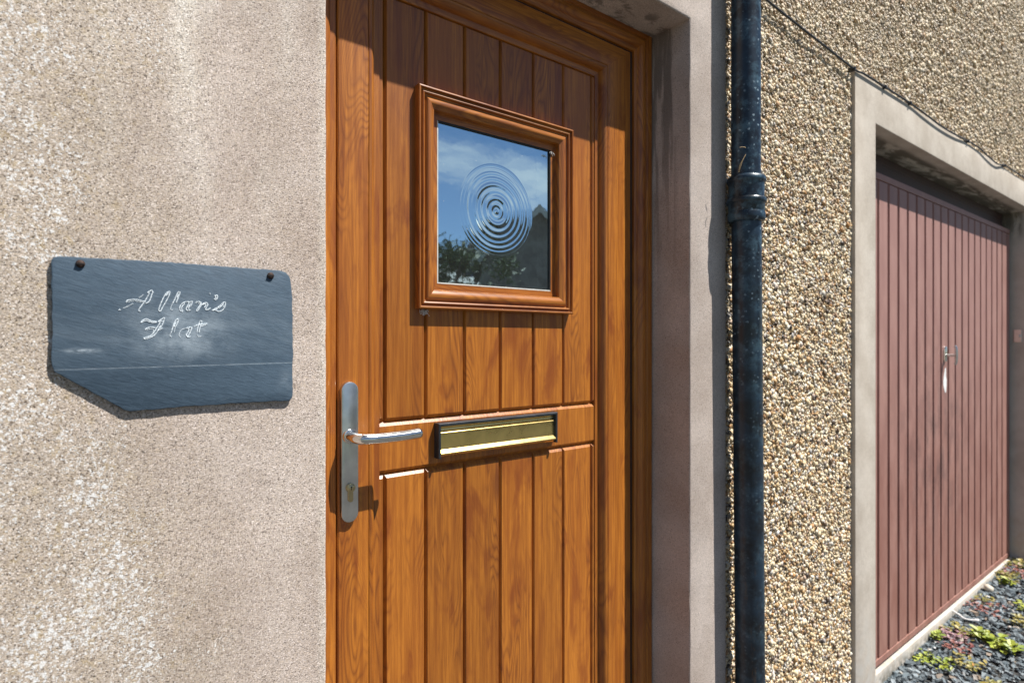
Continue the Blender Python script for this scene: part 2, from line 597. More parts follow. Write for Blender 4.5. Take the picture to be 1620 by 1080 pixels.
def mat_glass():
    m, n, b = material("coated_glass")
    co = n.coords()
    N = n.bump(n.noise(co, 26, 2, 0.5), 0.05, 0.002)
    gl = n.node('ShaderNodeBsdfGlossy', {'Color': (0.68, 0.90, 0.98, 1), 'Roughness': 0.012, 'Normal': N})
    tr = n.node('ShaderNodeBsdfTransparent', {'Color': (0.55, 0.66, 0.66, 1)})
    lw = n.node('ShaderNodeFresnel', {'IOR': 1.5})
    mx = n.node('ShaderNodeMixShader', {0: n.math('MINIMUM', n.add(n.mul(lw.outputs[0], 1.0), 0.82), 1.0)})
    n.L.new(tr.outputs[0], mx.inputs[1])
    n.L.new(gl.outputs[0], mx.inputs[2])
    # dust specks
    v = n.voronoi(co, 85)
    rr = n.node('ShaderNodeSeparateColor', {0: v.outputs['Color']}).outputs[0]
    sp = n.mul(n.step(rr, 0.90, 0.94), n.sub(1.0, n.step(v.outputs['Distance'], 0.03, 0.09)))
    df = n.node('ShaderNodeBsdfDiffuse', {'Color': (0.7, 0.72, 0.72, 1)})
    m2 = n.node('ShaderNodeMixShader', {0: n.add(n.mul(sp, 0.7), 0.02)})
    n.L.new(mx.outputs[0], m2.inputs[1])
    n.L.new(df.outputs[0], m2.inputs[2])
    out = m.node_tree.nodes['Material Output']
    n.L.new(m2.outputs[0], out.inputs[0])
    return m


def mat_metal(name, col, rough, bump=0.0, scale=20, scratches=False):
    m, n, b = material(name)
    co = n.coords()
    f = n.noise(co, scale, 3, 0.55, 0.4)
    b.inputs['Metallic'].default_value = 1.0
    cc = n.mix(n.step(f, 0.3, 0.7), tuple(c * .86 for c in col), col)
    if scratches:
        s = n.noise(n.vec(n.mul(n.xyz(co)[0], 300.0), 0.0, n.mul(n.xyz(co)[2], 420.0)), 1.0, 4, 0.8, 1.5)
        cc = n.mix(n.mul(n.step(s, 0.62, 0.72), 0.5), cc, tuple(min(1, c * 1.3) for c in col))
    n.put(b.inputs['Base Color'], cc)
    n.put(b.inputs['Roughness'], n.lerp(f, max(0.02, rough - .05), rough + .05))
    if bump:
        n.put(b.inputs['Normal'], n.bump(f, bump, 0.002))
    return m


def mat_gravel():
    m, n, b = material("slate_chippings")
    r = n.geo('Random Per Island')
    col = n.ramp(r, [(0.0, (0.040, 0.052, 0.060)), (0.35, (0.095, 0.122, 0.138)), (0.75, (0.165, 0.205, 0.225)), (0.93, (0.26, 0.30, 0.32)), (0.97, (0.26, 0.19, 0.13)), (1.0, (0.50, 0.48, 0.44))])
    n.put(b.inputs['Base Color'], col)
    b.inputs['Roughness'].default_value = 0.6
    n.put(b.inputs['Normal'], n.bump(n.noise(n.coords(), 150, 3), 0.3, 0.003))
    return m


def mat_leaf(name, c0, c1):
    m, n, b = material(name)
    r = n.geo('Random Per Island')
    n.put(b.inputs['Base Color'], n.mix(r, c0, c1))
    b.inputs['Roughness'].default_value = 0.5
    n.put(b.inputs['Subsurface Weight'], 0.0)
    return m


M_RENDER = mat_render()
M_SMOOTH = mat_smooth_render()
M_WOODV = mat_wood("golden_oak_upright", True)
M_WOODH = mat_wood("golden_oak_level", False)
M_SLATE = mat_slate()
M_PEB = mat_pebbles()
M_BED = mat_dash_bed()
M_GAR = mat_garage()
M_PIPE = mat_pipe()
M_GLASS = mat_glass()
M_STEEL = mat_metal("satin_aluminium", (0.66, 0.67, 0.66), 0.30, 0.10, 40, True)
M_CHROME = mat_metal("worn_polished_alloy", (0.78, 0.77, 0.74), 0.14, 0.10, 60)
M_BRASS = mat_metal("polished_brass", (0.92, 0.69, 0.27), 0.28, 0.16, 30)
M_OLDBRASS = mat_metal("dull_brass", (0.52, 0.44, 0.26), 0.32, 0.1, 90)
M_BLACK = simple("black_plastic", (0.018, 0.024, 0.032), 0.42, 0, 40, 0.3)
M_DARK = simple("dark_gasket", (0.012, 0.010, 0.009), 0.7, 0, 40, 0.2)  # near-black colour standing in for shade in recesses, slots and openings
M_SEAL = simple("brown_seal", (0.035, 0.014, 0.007), 0.6, 0, 40, 0.2)
M_CHALK = simple("chalk_line", (0.76, 0.83, 0.87), 0.9, 0, 500, 0.12)
M_CHALK2 = simple("rubbed_chalk_line", (0.30, 0.38, 0.44), 0.9, 0, 500, 0.25)
M_RUST = simple("rusty_screw", (0.040, 0.020, 0.014), 0.65, 0.3, 300, 0.5, 0.4)
M_HALL = simple("hall_plaster", (0.10, 0.10, 0.095), 0.9, 0, 3, 0.1)
M_GFRAME = simple("garage_frame_paint", (0.070, 0.038, 0.034), 0.6, 0, 20, 0.2)
M_WHITE = simple("white_paint_daub", (0.86, 0.87, 0.86), 0.5, 0, 80, 0.06)
M_CABLE = simple("black_cable", (0.014, 0.015, 0.018), 0.45, 0, 40, 0.3)
M_GRAVEL = mat_gravel()
M_STRAW = simple("dry_straw", (0.42, 0.30, 0.16), 0.8, 0, 200, 0.3)
M_WEB = simple("spider_web", (0.62, 0.60, 0.56), 0.95, 0, 400, 0.2)

# ------------------------------------------------------------------ the ground
GZ = -0.16


def mat_ground():
    m, n, b = material("packed_gravel_ground")
    co = n.coords()
    v = n.voronoi(co, 55)
    r = n.node('ShaderNodeSeparateColor', {0: v.outputs['Color']}).outputs[0]
    n.put(b.inputs['Base Color'], n.mix(n.step(n.noise(co, 0.6, 5), 0.4, 0.65), n.ramp(r, [(0, (0.03, 0.033, 0.036)), (1, (0.10, 0.10, 0.098))]), (0.085, 0.078, 0.066)))
    b.inputs['Roughness'].default_value = 0.9
    n.put(b.inputs['Normal'], n.bump(n.sub(1.0, v.outputs['Distance']), 0.5, 0.01))
    return m


g = add("ground", mesh_from([(-600, -600, GZ), (600, -600, GZ), (600, 600, GZ), (-600, 600, GZ)], [(0, 1, 2, 3)]), mat_ground())
tag(g, kind="structure")
rd = add("road", mesh_from([(-120, -8.2, GZ + .004), (120, -8.2, GZ + .004), (120, -3.2, GZ + .004), (-120, -3.2, GZ + .004)], [(0, 1, 2, 3)]),
         simple("asphalt", (0.055, 0.055, 0.057), 0.85, 0, 30, 0.3, 0.3))
tag(rd, kind="structure")
kb = box("kerb", -120, 120, -8.35, -8.2, GZ - .05, GZ + .12, simple("kerb_concrete", (0.30, 0.29, 0.27), 0.85, 0, 12, 0.2, 0.2), bevel=.01)
tag(kb, kind="structure")
lw = add("lawn", mesh_from([(-60, -40, GZ + .06), (60, -40, GZ + .06), (60, -8.36, GZ + .06), (-60, -8.36, GZ + .06)], [(0, 1, 2, 3)]),
         simple("lawn_grass", (0.06, 0.10, 0.03), 0.9, 0, 9, 0.4, 0.4))
tag(lw, kind="structure")

# ------------------------------------------------------------------ the house
house = empty("house", (1.5, 0.15, GZ), "house front of sanded render and pebbledash round a door and a garage", "house")
OX0, OX1, OZ = 0.3262, 1.2691, 2.125       # door opening
SX = 1.4285                                  # end of the render band


def rendered_wall():
    """front sheet with an opening, rounded arrises, reveals and soffit"""
    bm = bmesh.new()
    y0, y1, zb, zt, xl = 0.0, 0.30, GZ - .1, 4.6, -4.0

    def q(*p):
        return bm.faces.new([bm.verts.new(c) for c in p])
    q((xl, y0, zb), (OX0, y0, zb), (OX0, y0, OZ), (xl, y0, OZ))
    q((xl, y0, OZ), (OX0, y0, OZ), (OX0, y0, zt), (xl, y0, zt))
    q((OX0, y0, OZ), (OX1, y0, OZ), (OX1, y0, zt), (OX0, y0, zt))
    q((OX1, y0, OZ), (SX, y0, OZ), (SX, y0, zt), (OX1, y0, zt))
    q((OX1, y0, zb), (SX, y0, zb), (SX, y0, OZ), (OX1, y0, OZ))
    q((OX0, y0, zb), (OX0, y1, zb), (OX0, y1, OZ), (OX0, y0, OZ))
    q((OX1, y0, zb), (OX1, y0, OZ), (OX1, y1, OZ), (OX1, y1, zb))
    q((OX0, y0, OZ), (OX0, y1, OZ), (OX1, y1, OZ), (OX1, y0, OZ))
    q((SX, y0, zb), (SX, y1, zb), (SX, y1, zt), (SX, y0, zt))
    q((xl, y0, zb), (xl, y0, zt), (xl, y1, zt), (xl, y1, zb))
    q((xl, y0, zt), (SX, y0, zt), (SX, y1, zt), (xl, y1, zt))
    bmesh.ops.remove_doubles(bm, verts=bm.verts, dist=1e-5)
    bmesh.ops.recalc_face_normals(bm, faces=bm.faces)
    # cut the arrises into short lengths so they can be uneven
    for z in np.arange(zb + .03, zt, .03):
        bmesh.ops.bisect_plane(bm, geom=bm.verts[:] + bm.edges[:] + bm.faces[:], plane_co=(0, 0, float(z)), plane_no=(0, 0, 1))
    for x in np.arange(OX0 + .03, OX1 - .01, .03):
        bmesh.ops.bisect_plane(bm, geom=bm.verts[:] + bm.edges[:] + bm.faces[:], plane_co=(float(x), 0, 0), plane_no=(1, 0, 0))
    eps = 1e-4
    ed = []
    for e in bm.edges:
        a, c = e.verts[0].co, e.verts[1].co
        if abs(a.y) < eps and abs(c.y) < eps and len(e.link_faces) == 2:
            n0, n1 = e.link_faces[0].normal, e.link_faces[1].normal
            if abs(n0.dot(n1)) < 0.2:
                ed.append(e)
    bmesh.ops.bevel(bm, geom=ed, offset=0.0045, segments=3, affect='EDGES', profile=0.5)
    for v in bm.verts:
        if v.co.y < 0.006 and (abs(v.co.x - OX0) < .006 or abs(v.co.x - OX1) < .006 or abs(v.co.x - SX) < .006):
            v.co.x += random.uniform(-.0007, .0007)
            v.co.y += random.uniform(0, .0006)
    bmesh.ops.recalc_face_normals(bm, faces=bm.faces)
    me = bpy.data.meshes.new("wall")
    bm.to_mesh(me)
    bm.free()
    return me


me = rendered_wall()
add("wall", me, M_RENDER, house, smooth=40)
wm = me
# make sure the front faces out (-Y)
bm = bmesh.new(); bm.from_mesh(wm)
big = max(bm.faces, key=lambda f: f.calc_area() if abs(f.normal.y) > .9 else 0)
if big.normal.y > 0:
    bmesh.ops.reverse_faces(bm, faces=bm.faces)
bm.to_mesh(wm); bm.free()

# garage opening and its cement surround
GX0, GX1, GZT = 2.417, 4.80, 2.118
SGX0, SGX1, SGZ = 2.238, 4.985, 2.272


def surround_mesh(x0, x1, ztop, ix0, ix1, iz, y0, y1, zb):
    bm = bmesh.new()
    out = [(x0, zb), (x0, ztop), (x1, ztop), (x1, zb), (ix1, zb), (ix1, iz), (ix0, iz), (ix0, zb)]
    f = bm.faces.new([bm.verts.new((x, y0, z)) for x, z in out])
    r = bmesh.ops.extrude_face_region(bm, geom=[f])
    for v in r['geom']:
        if isinstance(v, bmesh.types.BMVert):
            v.co.y = y1
    bmesh.ops.recalc_face_normals(bm, faces=bm.faces)
    ed = [e for e in bm.edges if all(abs(v.co.y - y0) < 1e-6 for v in e.verts)]
    bmesh.ops.bevel(bm, geom=ed, offset=.004, segments=3, affect='EDGES', profile=0.5)
    me = bpy.data.meshes.new("surround")
    bm.to_mesh(me)
    bm.free()
    return me


add("garage_surround", surround_mesh(SGX0, SGX1, SGZ, GX0, GX1, GZT, -0.004, 0.30, GZ - .1), M_SMOOTH, house, smooth=40)

# pebbledash: mortar bed and the stones
PB = 0.012
bed = add("pebbledash", mesh_from(
    [(SX + .001, PB, GZ - .1), (SGX0 + .001, PB, GZ - .1), (SGX0 + .001, PB, SGZ - .001), (SX + .001, PB, SGZ - .001),
     (SX + .001, PB, 4.6), (SGX0 + .001, PB, 4.6), (SGX1 - .001, PB, 4.6), (SGX1 - .001, PB, SGZ - .001), (8.0, PB, 4.6), (8.0, PB, SGZ - .001), (8.0, PB, GZ - .1), (SGX1 - .001, PB, GZ - .1)],
    [(0, 1, 2, 3), (3, 2, 5, 4), (2, 7, 6, 5), (7, 9, 8, 6), (11, 10, 9, 7)]), M_BED, house)
for p in bed.data.polygons:
    if p.normal.y > 0:
        p.flip()


def ico():
    bm = bmesh.new()
    bmesh.ops.create_icosphere(bm, subdivisions=1, radius=1.0)
    v = np.array([tuple(a.co) for a in bm.verts])
    f = np.array([[a.index for a in t.verts] for t in bm.faces])
    bm.free()
    return v, f


def rand_rot(n):
    q = rng.normal(size=(n, 4))
    q /= np.linalg.norm(q, axis=1, keepdims=True)
    w, x, y, z = q.T
    return np.stack([np.stack([1 - 2 * (y * y + z * z), 2 * (x * y - z * w), 2 * (x * z + y * w)], -1),
                     np.stack([2 * (x * y + z * w), 1 - 2 * (x * x + z * z), 2 * (y * z - x * w)], -1),
                     np.stack([2 * (x * z - y * w), 2 * (y * z + x * w), 1 - 2 * (x * x + y * y)], -1)], 1)


def stones_mesh(name, centres, radii, flat, base, jitter=0.16, smooth=True, squash_axis=None):
    """centres (n,3), radii (n,3 local half-axes)"""
    bv, bf = base
    n = len(centres)
    P = np.repeat(bv[None], n, 0) * (1 + rng.uniform(-jitter, jitter, (n, len(bv), 1)))
    P = P * radii[:, None, :]
    P = np.einsum('nij,nkj->nki', rand_rot(n), P)
    if squash_axis is not None:
        P[:, :, squash_axis] *= flat
    P = P + centres[:, None, :]
    V = P.reshape(-1, 3)
    F = (bf[None] + (np.arange(n) * len(bv))[:, None, None]).reshape(-1, 3)
    me = bpy.data.meshes.new(name)
    me.vertices.add(len(V))
    me.vertices.foreach_set("co", V.astype(np.float32).ravel())
    me.loops.add(F.size)
    me.loops.foreach_set("vertex_index", F.astype(np.int32).ravel())
    me.polygons.add(len(F))
    me.polygons.foreach_set("loop_start", (np.arange(len(F)) * 3).astype(np.int32))
    me.polygons.foreach_set("loop_total", np.full(len(F), 3, np.int32))
    me.polygons.foreach_set("use_smooth", np.full(len(F), smooth))
    me.update(calc_edges=True)
    return me


ICO = ico()


def dash_points(x0, x1, z0, z1, sp):
    nx, nz = int((x1 - x0) / sp), int((z1 - z0) / (sp * .87))
    ix, iz = np.meshgrid(np.arange(nx), np.arange(nz))
    x = x0 + (ix + .5 * (iz % 2) + .25) * sp + rng.uniform(-.42, .42, ix.shape) * sp
    z = z0 + (iz + .5) * sp * .87 + rng.uniform(-.42, .42, ix.shape) * sp
    return np.stack([x.ravel(), z.ravel()], 1)


pts = np.concatenate([
    dash_points(SX + .004, SGX0 - .002, GZ, SGZ, .0074),
    dash_points(SX + .004, 2.7, SGZ + .003, 2.85, .0080),
    dash_points(2.7, 5.2, SGZ + .003, 3.65, .0112),
    dash_points(SX + .004, 2.7, 2.85, 3.9, .0140),
    dash_points(2.7, 5.2, 3.65, 4.4, .0170),
    dash_points(5.2, 7.9, SGZ + .003, 4.2, .0230),
    dash_points(SGX1 + .004, 7.9, GZ, SGZ, .0220)])
n_ = len(pts)
sz = np.where(pts[:, 0] < 2.7, np.where(pts[:, 1] > 2.85, 1.75, 1.0), np.where((pts[:, 0] > 5.2) | (pts[:, 1] < SGZ), 2.7, np.where(pts[:, 1] > 3.65, 2.1, 1.40)))
rad = np.clip(rng.lognormal(math.log(.0044), .34, n_), .0022, .0095)[:, None] * sz[:, None] * rng.uniform(.60, 1.35, (n_, 3))
cen = np.stack([pts[:, 0], PB - rad.mean(1) * rng.uniform(.10, .60, n_), pts[:, 1]], 1)
peb = add("pebbles", stones_mesh("pebbles", cen, rad, 0.55, ICO, .28, True, 1), M_PEB, bed)
peb.location = (0, 0, 0)
tag(peb, kind="stuff")

# garage floor plinth, hallway behind the door
add("sill", prism_xz([(GX0 + .004, GZ - .08), (GX1 - .004, GZ - .08), (GX1 - .004, -.072), (GX0 + .004, -.085)], .088, .30, .008), M_SMOOTH, house, smooth=40)


def hallway():
    x0, x1, y0, y1, z0, z1 = OX0 + .02, OX1 - .02, .215, 2.2, GZ + .02, 2.3
    V = [(x0, y0, z0), (x1, y0, z0), (x1, y1, z0), (x0, y1, z0), (x0, y0, z1), (x1, y0, z1), (x1, y1, z1), (x0, y1, z1)]
    return mesh_from(V, [(0, 1, 2, 3), (4, 7, 6, 5), (1, 5, 6, 2), (3, 2, 6, 7), (0, 3, 7, 4)])


add("hallway", hallway(), M_HALL, house)
box("garage_dark_slab", GX0 + .02, GX1 - .02, .20, .26, GZ, 2.11, M_DARK, house)  # near-black slab put in for the darkness behind the garage door

# ------------------------------------------------------------------ door frame
dframe = empty("door_frame", (.8, .15, GZ), "oak-grain outer frame fixed inside the rendered doorway", "door frame")
FR = (OX0 + .001, OX1 - .001, GZ + .02, OZ + .012)
arc = lambda cx, cy, r, a0, a1, k=6: [(cx + r * math.cos(R(a0 + (a1 - a0) * i / k)), cy + r * math.sin(R(a0 + (a1 - a0) * i / k))) for i in range(k + 1)]
fprof = [(.0, .205), (.0, .122)] + [(.004, .119), (.020, .119)] + [(.022, .122), (.024, .1225)] + \
        [(.026, .121), (.030, .1185), (.036, .1175), (.042, .1185), (.047, .121), (.050, .1245)] + [(.0515, .127), (.060, .128), (.0630, .130), (.064, .133), (.064, .205)]
for s, mt in (('L', M_WOODV), ('R', M_WOODV), ('T', M_WOODH)):
    frame_side("jamb" if s != 'T' else "head", FR, fprof, s, mt, dframe, 30, bottom_mitre=False)
for s in ('L', 'R', 'T'):   # dark seal between frame and sash
    frame_side("seal", (FR[0] + .0641, FR[1] - .0641, FR[2], FR[3] - .0641), [(0, .200), (0, .1365), (.006, .1375), (.006, .200)], s, M_SEAL, dframe, 30, bottom_mitre=False)
# mastic bead between frame and reveal
box("threshold", OX0 + .066, OX1 - .066, .10, .21, GZ + .015, GZ + .06, M_STEEL, dframe, bevel=.004)

# ------------------------------------------------------------------ front door
door = empty("front_door", (.79, .15, GZ + .06), "golden oak panelled front door with small square window and brass letter plate", "door")
SASH = (.3930, 1.1925, GZ + .065, 2.0680)
PX0, PX1, PZ1 = .4844, 1.0738, 1.9770      # panel field
LW, RW = .0610, .0883                       # the hinge stile shows wider than the lock stile


def sash_piece(side, mt, nm):
    """flat-faced sash length with rounded outer edge; mitred at the top corners of unequal widths"""
    x0, x1, z0, z1 = SASH
    w = RW if side == 'R' else LW
    prof = [(.0, .195), (.0, .137), (.0008, .1330), (.003, .1308), (.006, .130), (w - .0015, .130), (w, .1315), (w, .195)]
    V = []
    for d, y in prof:
        if side == 'L': V += [(x0 + d, y, z0), (x0 + d, y, z1 - d)]
        if side == 'R': V += [(x1 - d, y, z0), (x1 - d, y, z1 - d * LW / RW)]
        if side == 'T': V += [(x0 + d, y, z1 - d), (x1 - d * RW / LW, y, z1 - d)]
    k = len(prof)
    F = [(2 * i, 2 * ((i + 1) % k), 2 * ((i + 1) % k) + 1, 2 * i + 1) for i in range(k)]
    F += [[2 * i for i in range(k)], [2 * i + 1 for i in range(k)]]
    return add(nm, mesh_from(V, F), mt, door, 30)


sash_piece('L', M_WOODV, "stile")
sash_piece('R', M_WOODV, "stile")
sash_piece('T', M_WOODH, "top_rail")
# glazing-style bead round the panel field
BR = (.4542, 1.1040, GZ + .065, 2.0068)
bprof = [(.0, .170), (.0, .1325), (.0008, .1306), (.0030, .1300), (.0060, .1306), (.0090, .1328), (.0120, .1365), (.0145, .1410), (.0160, .1455), (.0166, .1472), (.0185, .1474), (.0292, .1476), (.0300, .1490), (.0300, .170)]
for s, mt in (('L', M_WOODV), ('R', M_WOODV), ('T', M_WOODH)):
    frame_side("bead", BR, bprof, s, mt, door, 40, bottom_mitre=False)


def plank_mesh(x0, x1, z0, z1, yf=.150, yb=.175, ch=.0046, dep=.0072, sides='LRTB', chz=.0080):
    l = ch if 'L' in sides else 0
    r = ch if 'R' in sides else 0
    t = chz if 'T' in sides else 0
    bt = chz if 'B' in sides else 0
    ym = yf + dep
    V = [(x0, yb, z0), (x1, yb, z0), (x1, yb, z1), (x0, yb, z1),
         (x0, ym, z0), (x1, ym, z0), (x1, ym, z1), (x0, ym, z1),
         (x0 + l, yf, z0 + bt), (x1 - r, yf, z0 + bt), (x1 - r, yf, z1 - t), (x0 + l, yf, z1 - t)]
    F = [(0, 1, 2, 3), (0, 1, 5, 4), (1, 2, 6, 5), (2, 3, 7, 6), (3, 0, 4, 7),
         (4, 5, 9, 8), (5, 6, 10, 9), (6, 7, 11, 10), (7, 4, 8, 11), (8, 9, 10, 11)]
    return mesh_from(V, F)


EDG = [PX0, .4955, .5862, .6806, .7759, .8718, .9671, 1.0640, PX1]
RZ0, RZ1 = 1.0410, 1.1425                    # letter rail
WX0, WX1, WZ0, WZ1 = .5620, .9860, 1.3665, 1.8160  # window moulding
for i in range(8):
    a, c = EDG[i], EDG[i + 1]
    sd = 'LRTB'
    if i == 0: sd = 'RTB'
    if i == 7: sd = 'LTB'
    add("plank", plank_mesh(a, c, GZ + .1, RZ0, sides=sd), M_WOODV, door)
    if i in (2, 3, 4, 5):
        add("plank", plank_mesh(a, c, RZ1, WZ0 + .02, sides=sd), M_WOODV, door)
        add("plank", plank_mesh(a, c, WZ1 - .02, PZ1 + .004, sides=sd), M_WOODV, door)
    else:
        add("plank", plank_mesh(a, c, RZ1, PZ1 + .004, sides=sd), M_WOODV, door)
add("letter_rail", plank_mesh(PX0, PX1, RZ0, RZ1, sides='TB'), M_WOODV, door)

# --- window in the door
wprof = [(.0, .1505), (.0, .1345), (.0010, .1330), (.0034, .1324), (.0046, .1335), (.0054, .1385), (.0090, .1396), (.0100, .1362), (.0120, .1350), (.0140, .1362),
         (.0150, .1410), (.0185, .1424), (.0205, .1394), (.0235, .1370), (.0270, .1364), (.0310, .1374), (.0345, .1400), (.0358, .1404), (.0372, .1416), (.0386, .1419),
         (.0396, .1432), (.0400, .1450), (.0402, .1552), (.0410, .1558), (.0545, .1562), (.0555, .1575), (.0555, .1720), (.0, .1720)]
WR = (WX0, WX1, WZ0, WZ1)
win = frame_side("window_frame", WR, wprof, 'L', M_WOODV, door, 24)
for s, mt in (('R', M_WOODV), ('T', M_WOODH), ('B', M_WOODH)):
    frame_side("window_frame", WR, wprof, s, mt, door, 24)
GXa, GXb, GZa, GZb = WX0 + .0557, WX1 - .0557, WZ0 + .0557, WZ1 - .0557


def bullion_pane():
    cx, cz, Rm = .7740, 1.5940, .1060
    if min(cx - GXa, GXb - cx, cz - GZa, GZb - cz) < Rm:
        Rm = min(cx - GXa, GXb - cx, cz - GZa, GZb - cz) - .002
    NR, NA = 110, 120
    yf = .1605
    rings = [(.0, .0048, 1.1, 0), (.0150, .0050, .65, .4), (.0300, .0068, 1.35, 2.2), (.0455, .0058, .85, 3.6), (.0590, .0052, .85, 5.0), (.0715, .0044, .50, 1.0), (.0830, .0042, .50, 4.1), (.0925, .0036, .34, 2.7), (.1005, .0026, .28, .2)]

    def h(r, an=0.0):
        return sum(a * (1 + .38 * math.sin(an + ph) * min(1, c / .02)) * .00056 * math.exp(-((r - c) / w) ** 2) for c, w, a, ph in rings)
    V, F = [(cx, yf - h(0), cz)], []
    for i in range(1, NR + 1):
        r = Rm * i / NR
        for k in range(NA):
            an = 2 * math.pi * k / NA
            wob = 1 + .012 * math.sin(2 * an + 1.0) + .008 * math.sin(3 * an + r * 60)
            ecc = .0022 * math.exp(-r / .04)
            V.append((cx + r * math.cos(an), yf - h(r * wob + ecc * math.cos(an - .6), an) * min(1, (Rm - r) / .004), cz + r * math.sin(an)))
    for k in range(NA):
        F.append((0, 1 + k, 1 + (k + 1) % NA))
    for i in range(NR - 1):
        for k in range(NA):
            F.append((1 + i * NA + k, 1 + i * NA + (k + 1) % NA, 1 + (i + 1) * NA + (k + 1) % NA, 1 + (i + 1) * NA + k))
    b0 = 1 + (NR - 1) * NA
    o0 = len(V)
    # outer rectangle, corners included
    angs = [2 * math.pi * k / NA for k in range(NA)]
    cor = [math.atan2(zc - cz, xc - cx) % (2 * math.pi) for xc in (GXa, GXb) for zc in (GZa, GZb)]
    for c in cor:
        k = min(range(NA), key=lambda j: abs((angs[j] - c + math.pi) % (2 * math.pi) - math.pi))
        angs[k] = c
    for an in angs:
        dx, dz = math.cos(an), math.sin(an)
        t = min(((GXb - cx) / dx) if dx > 1e-9 else ((GXa - cx) / dx if dx < -1e-9 else 1e9), ((GZb - cz) / dz) if dz > 1e-9 else ((GZa - cz) / dz if dz < -1e-9 else 1e9))
        V.append((cx + dx * t, yf, cz + dz * t))
    for k in range(NA):
        F.append((b0 + k, b0 + (k + 1) % NA, o0 + (k + 1) % NA, o0 + k))
    return mesh_from(V, F)


pane = add("pane", bullion_pane(), M_GLASS, door)
for p in pane.data.polygons:
    p.use_smooth = True
    if p.normal.y > 0:
        p.flip()
M_SPACER = simple("glazing_spacer", (0.33, 0.36, 0.36), 0.4, 0.6, 30, 0.1)
for s in 'LRTB':
    frame_side("glazing_spacer", (GXa, GXb, GZa, GZb), [(.0, .195), (.0, .172), (.010, .172), (.010, .195)], s, M_SPACER, door, 30)
M_GASK = simple("white_gasket", (0.55, 0.55, 0.52), 0.6, 0, 60, 0.1)
for s in 'LB':
    frame_side("gasket", (GXa, GXb, GZa, GZb), [(-.0012, .1603), (-.0012, .1558), (.0014, .1560), (.0014, .1603)], s, M_GASK, door, 30)
for s in 'RT':  # same gasket, coloured near-black for the recess shade at right and top
    frame_side("gasket", (GXa, GXb, GZa, GZb), [(-.0012, .1603), (-.0012, .1558), (.0014, .1560), (.0014, .1603)], s, M_DARK, door, 30)

# --- letter plate
LX0, LX1, LZ0, LZ1 = .6060, .9330, 1.0600, 1.1320
letter = None
lp = [(.0, .151), (.0, .1330), (.0015, .1310), (.0050, .1310), (.0058, .1325), (.0058, .151)]
pieces = []
for s in 'LRT':
    o = frame_side("tmp", (LX0, LX1, LZ0, LZ1), lp, s, None, None, 30, bottom_mitre=False)
    pieces.append(o.data)
    bpy.data.objects.remove(o)
letter = add("letter_plate", join_meshes(pieces), M_BLACK, door)
zz = [(LZ1 - .0060, .1450), (LZ1 - .0066, .1400), (LZ1 - .0078, .1388), (LZ1 - .0092, .1392), (LZ1 - .0098, .1408), (LZ1 - .0112, .1392), (LZ1 - .0130, .1388), (LZ1 - .0138, .1410), (LZ1 - .0160, .1405),
      (LZ1 - .0162, .1402), (LZ1 - .0204, .1364), (LZ1 - .0212, .1362), (LZ1 - .0218, .1380), (LZ1 - .0226, .1388), (LZ0 + .0170, .1376),
      (LZ0 + .0165, .1372), (LZ0 + .0108, .1320), (LZ0 + .0098, .1314), (LZ0 + .0084, .1318), (LZ0 + .0050, .1345), (LZ0 + .0010, .1420), (LZ0 + .0010, .1500), (LZ1 - .0060, .1500)]


def extrude_x(prof, x0, x1, nx=1):
    V, F = [], []
    for k in range(nx + 1):
        x = x0 + (x1 - x0) * k / nx
        V += [(x, y, z) for z, y in prof]
    n = len(prof)
    for k in range(nx):
        for i in range(n):
            j = (i + 1) % n
            F.append((k * n + i, k * n + j, (k + 1) * n + j, (k + 1) * n + i))
    F.append(tuple(range(n)))
    F.append(tuple(nx * n + i for i in range(n)))
    return mesh_from(V, F)


fl = add("flap", extrude_x(zz, LX0 + .0062, LX1 - .0062), M_BRASS, letter, smooth=28)
fl.location = (0, 0, 0)

# --- handle
def capsule(cx, z0, z1, w, n=14):
    r = w / 2
    out = []
    for i in range(n + 1):
        a = math.pi * i / n
        out.append((cx + r * math.cos(a), z1 - r + r * math.sin(a)))
    for i in range(n + 1):
        a = math.pi + math.pi * i / n
        out.append((cx + r * math.cos(a), z0 + r + r * math.sin(a)))
    return out


HX = .4135
plate = add("handle_plate", prism_xz(capsule(HX, .9700, 1.2265, .0325), .1205, .1310, .0022), M_STEEL, door, smooth=40)
HZ = 1.1275
lev = spline([(HX - .002, .1225, HZ), (HX - .002, .100, HZ), (HX - .001, .088, HZ - .0005), (HX + .006, .079, HZ - .001), (HX + .018, .0755, HZ - .0015),
              (HX + .050, .0745, HZ - .002), (HX + .090, .0745, HZ - .0015), (HX + .1180, .0750, HZ)], 6)
nl = len(lev)
rads = [.0098] * nl
lm = tube_mesh(lev + [lev[-1] + Vector((.0022, 0, 0)), lev[-1] + Vector((.0030, 0, 0))], rads + [.0082, .0045], 18)
lever = add("lever", lm, M_CHROME, plate, smooth=50)
lever.location = (0, 0, 0)
# collar of the lever
def disc_y(cx, cz, prof, n=28):
    """prof = [(radius, y)] revolved round the y axis"""
    V, F = [], []
    for r, y in prof:
        for k in range(n):
            a = 2 * math.pi * k / n
            V.append((cx + r * math.cos(a), y, cz + r * math.sin(a)))
    for i in range(len(prof) - 1):
        for k in range(n):
            F.append((i * n + k, i * n + (k + 1) % n, (i + 1) * n + (k + 1) % n, (i + 1) * n + k))
    F.append(tuple(range(n)))
    F.append(tuple((len(prof) - 1) * n + k for k in range(n)))
    return mesh_from(V, F)


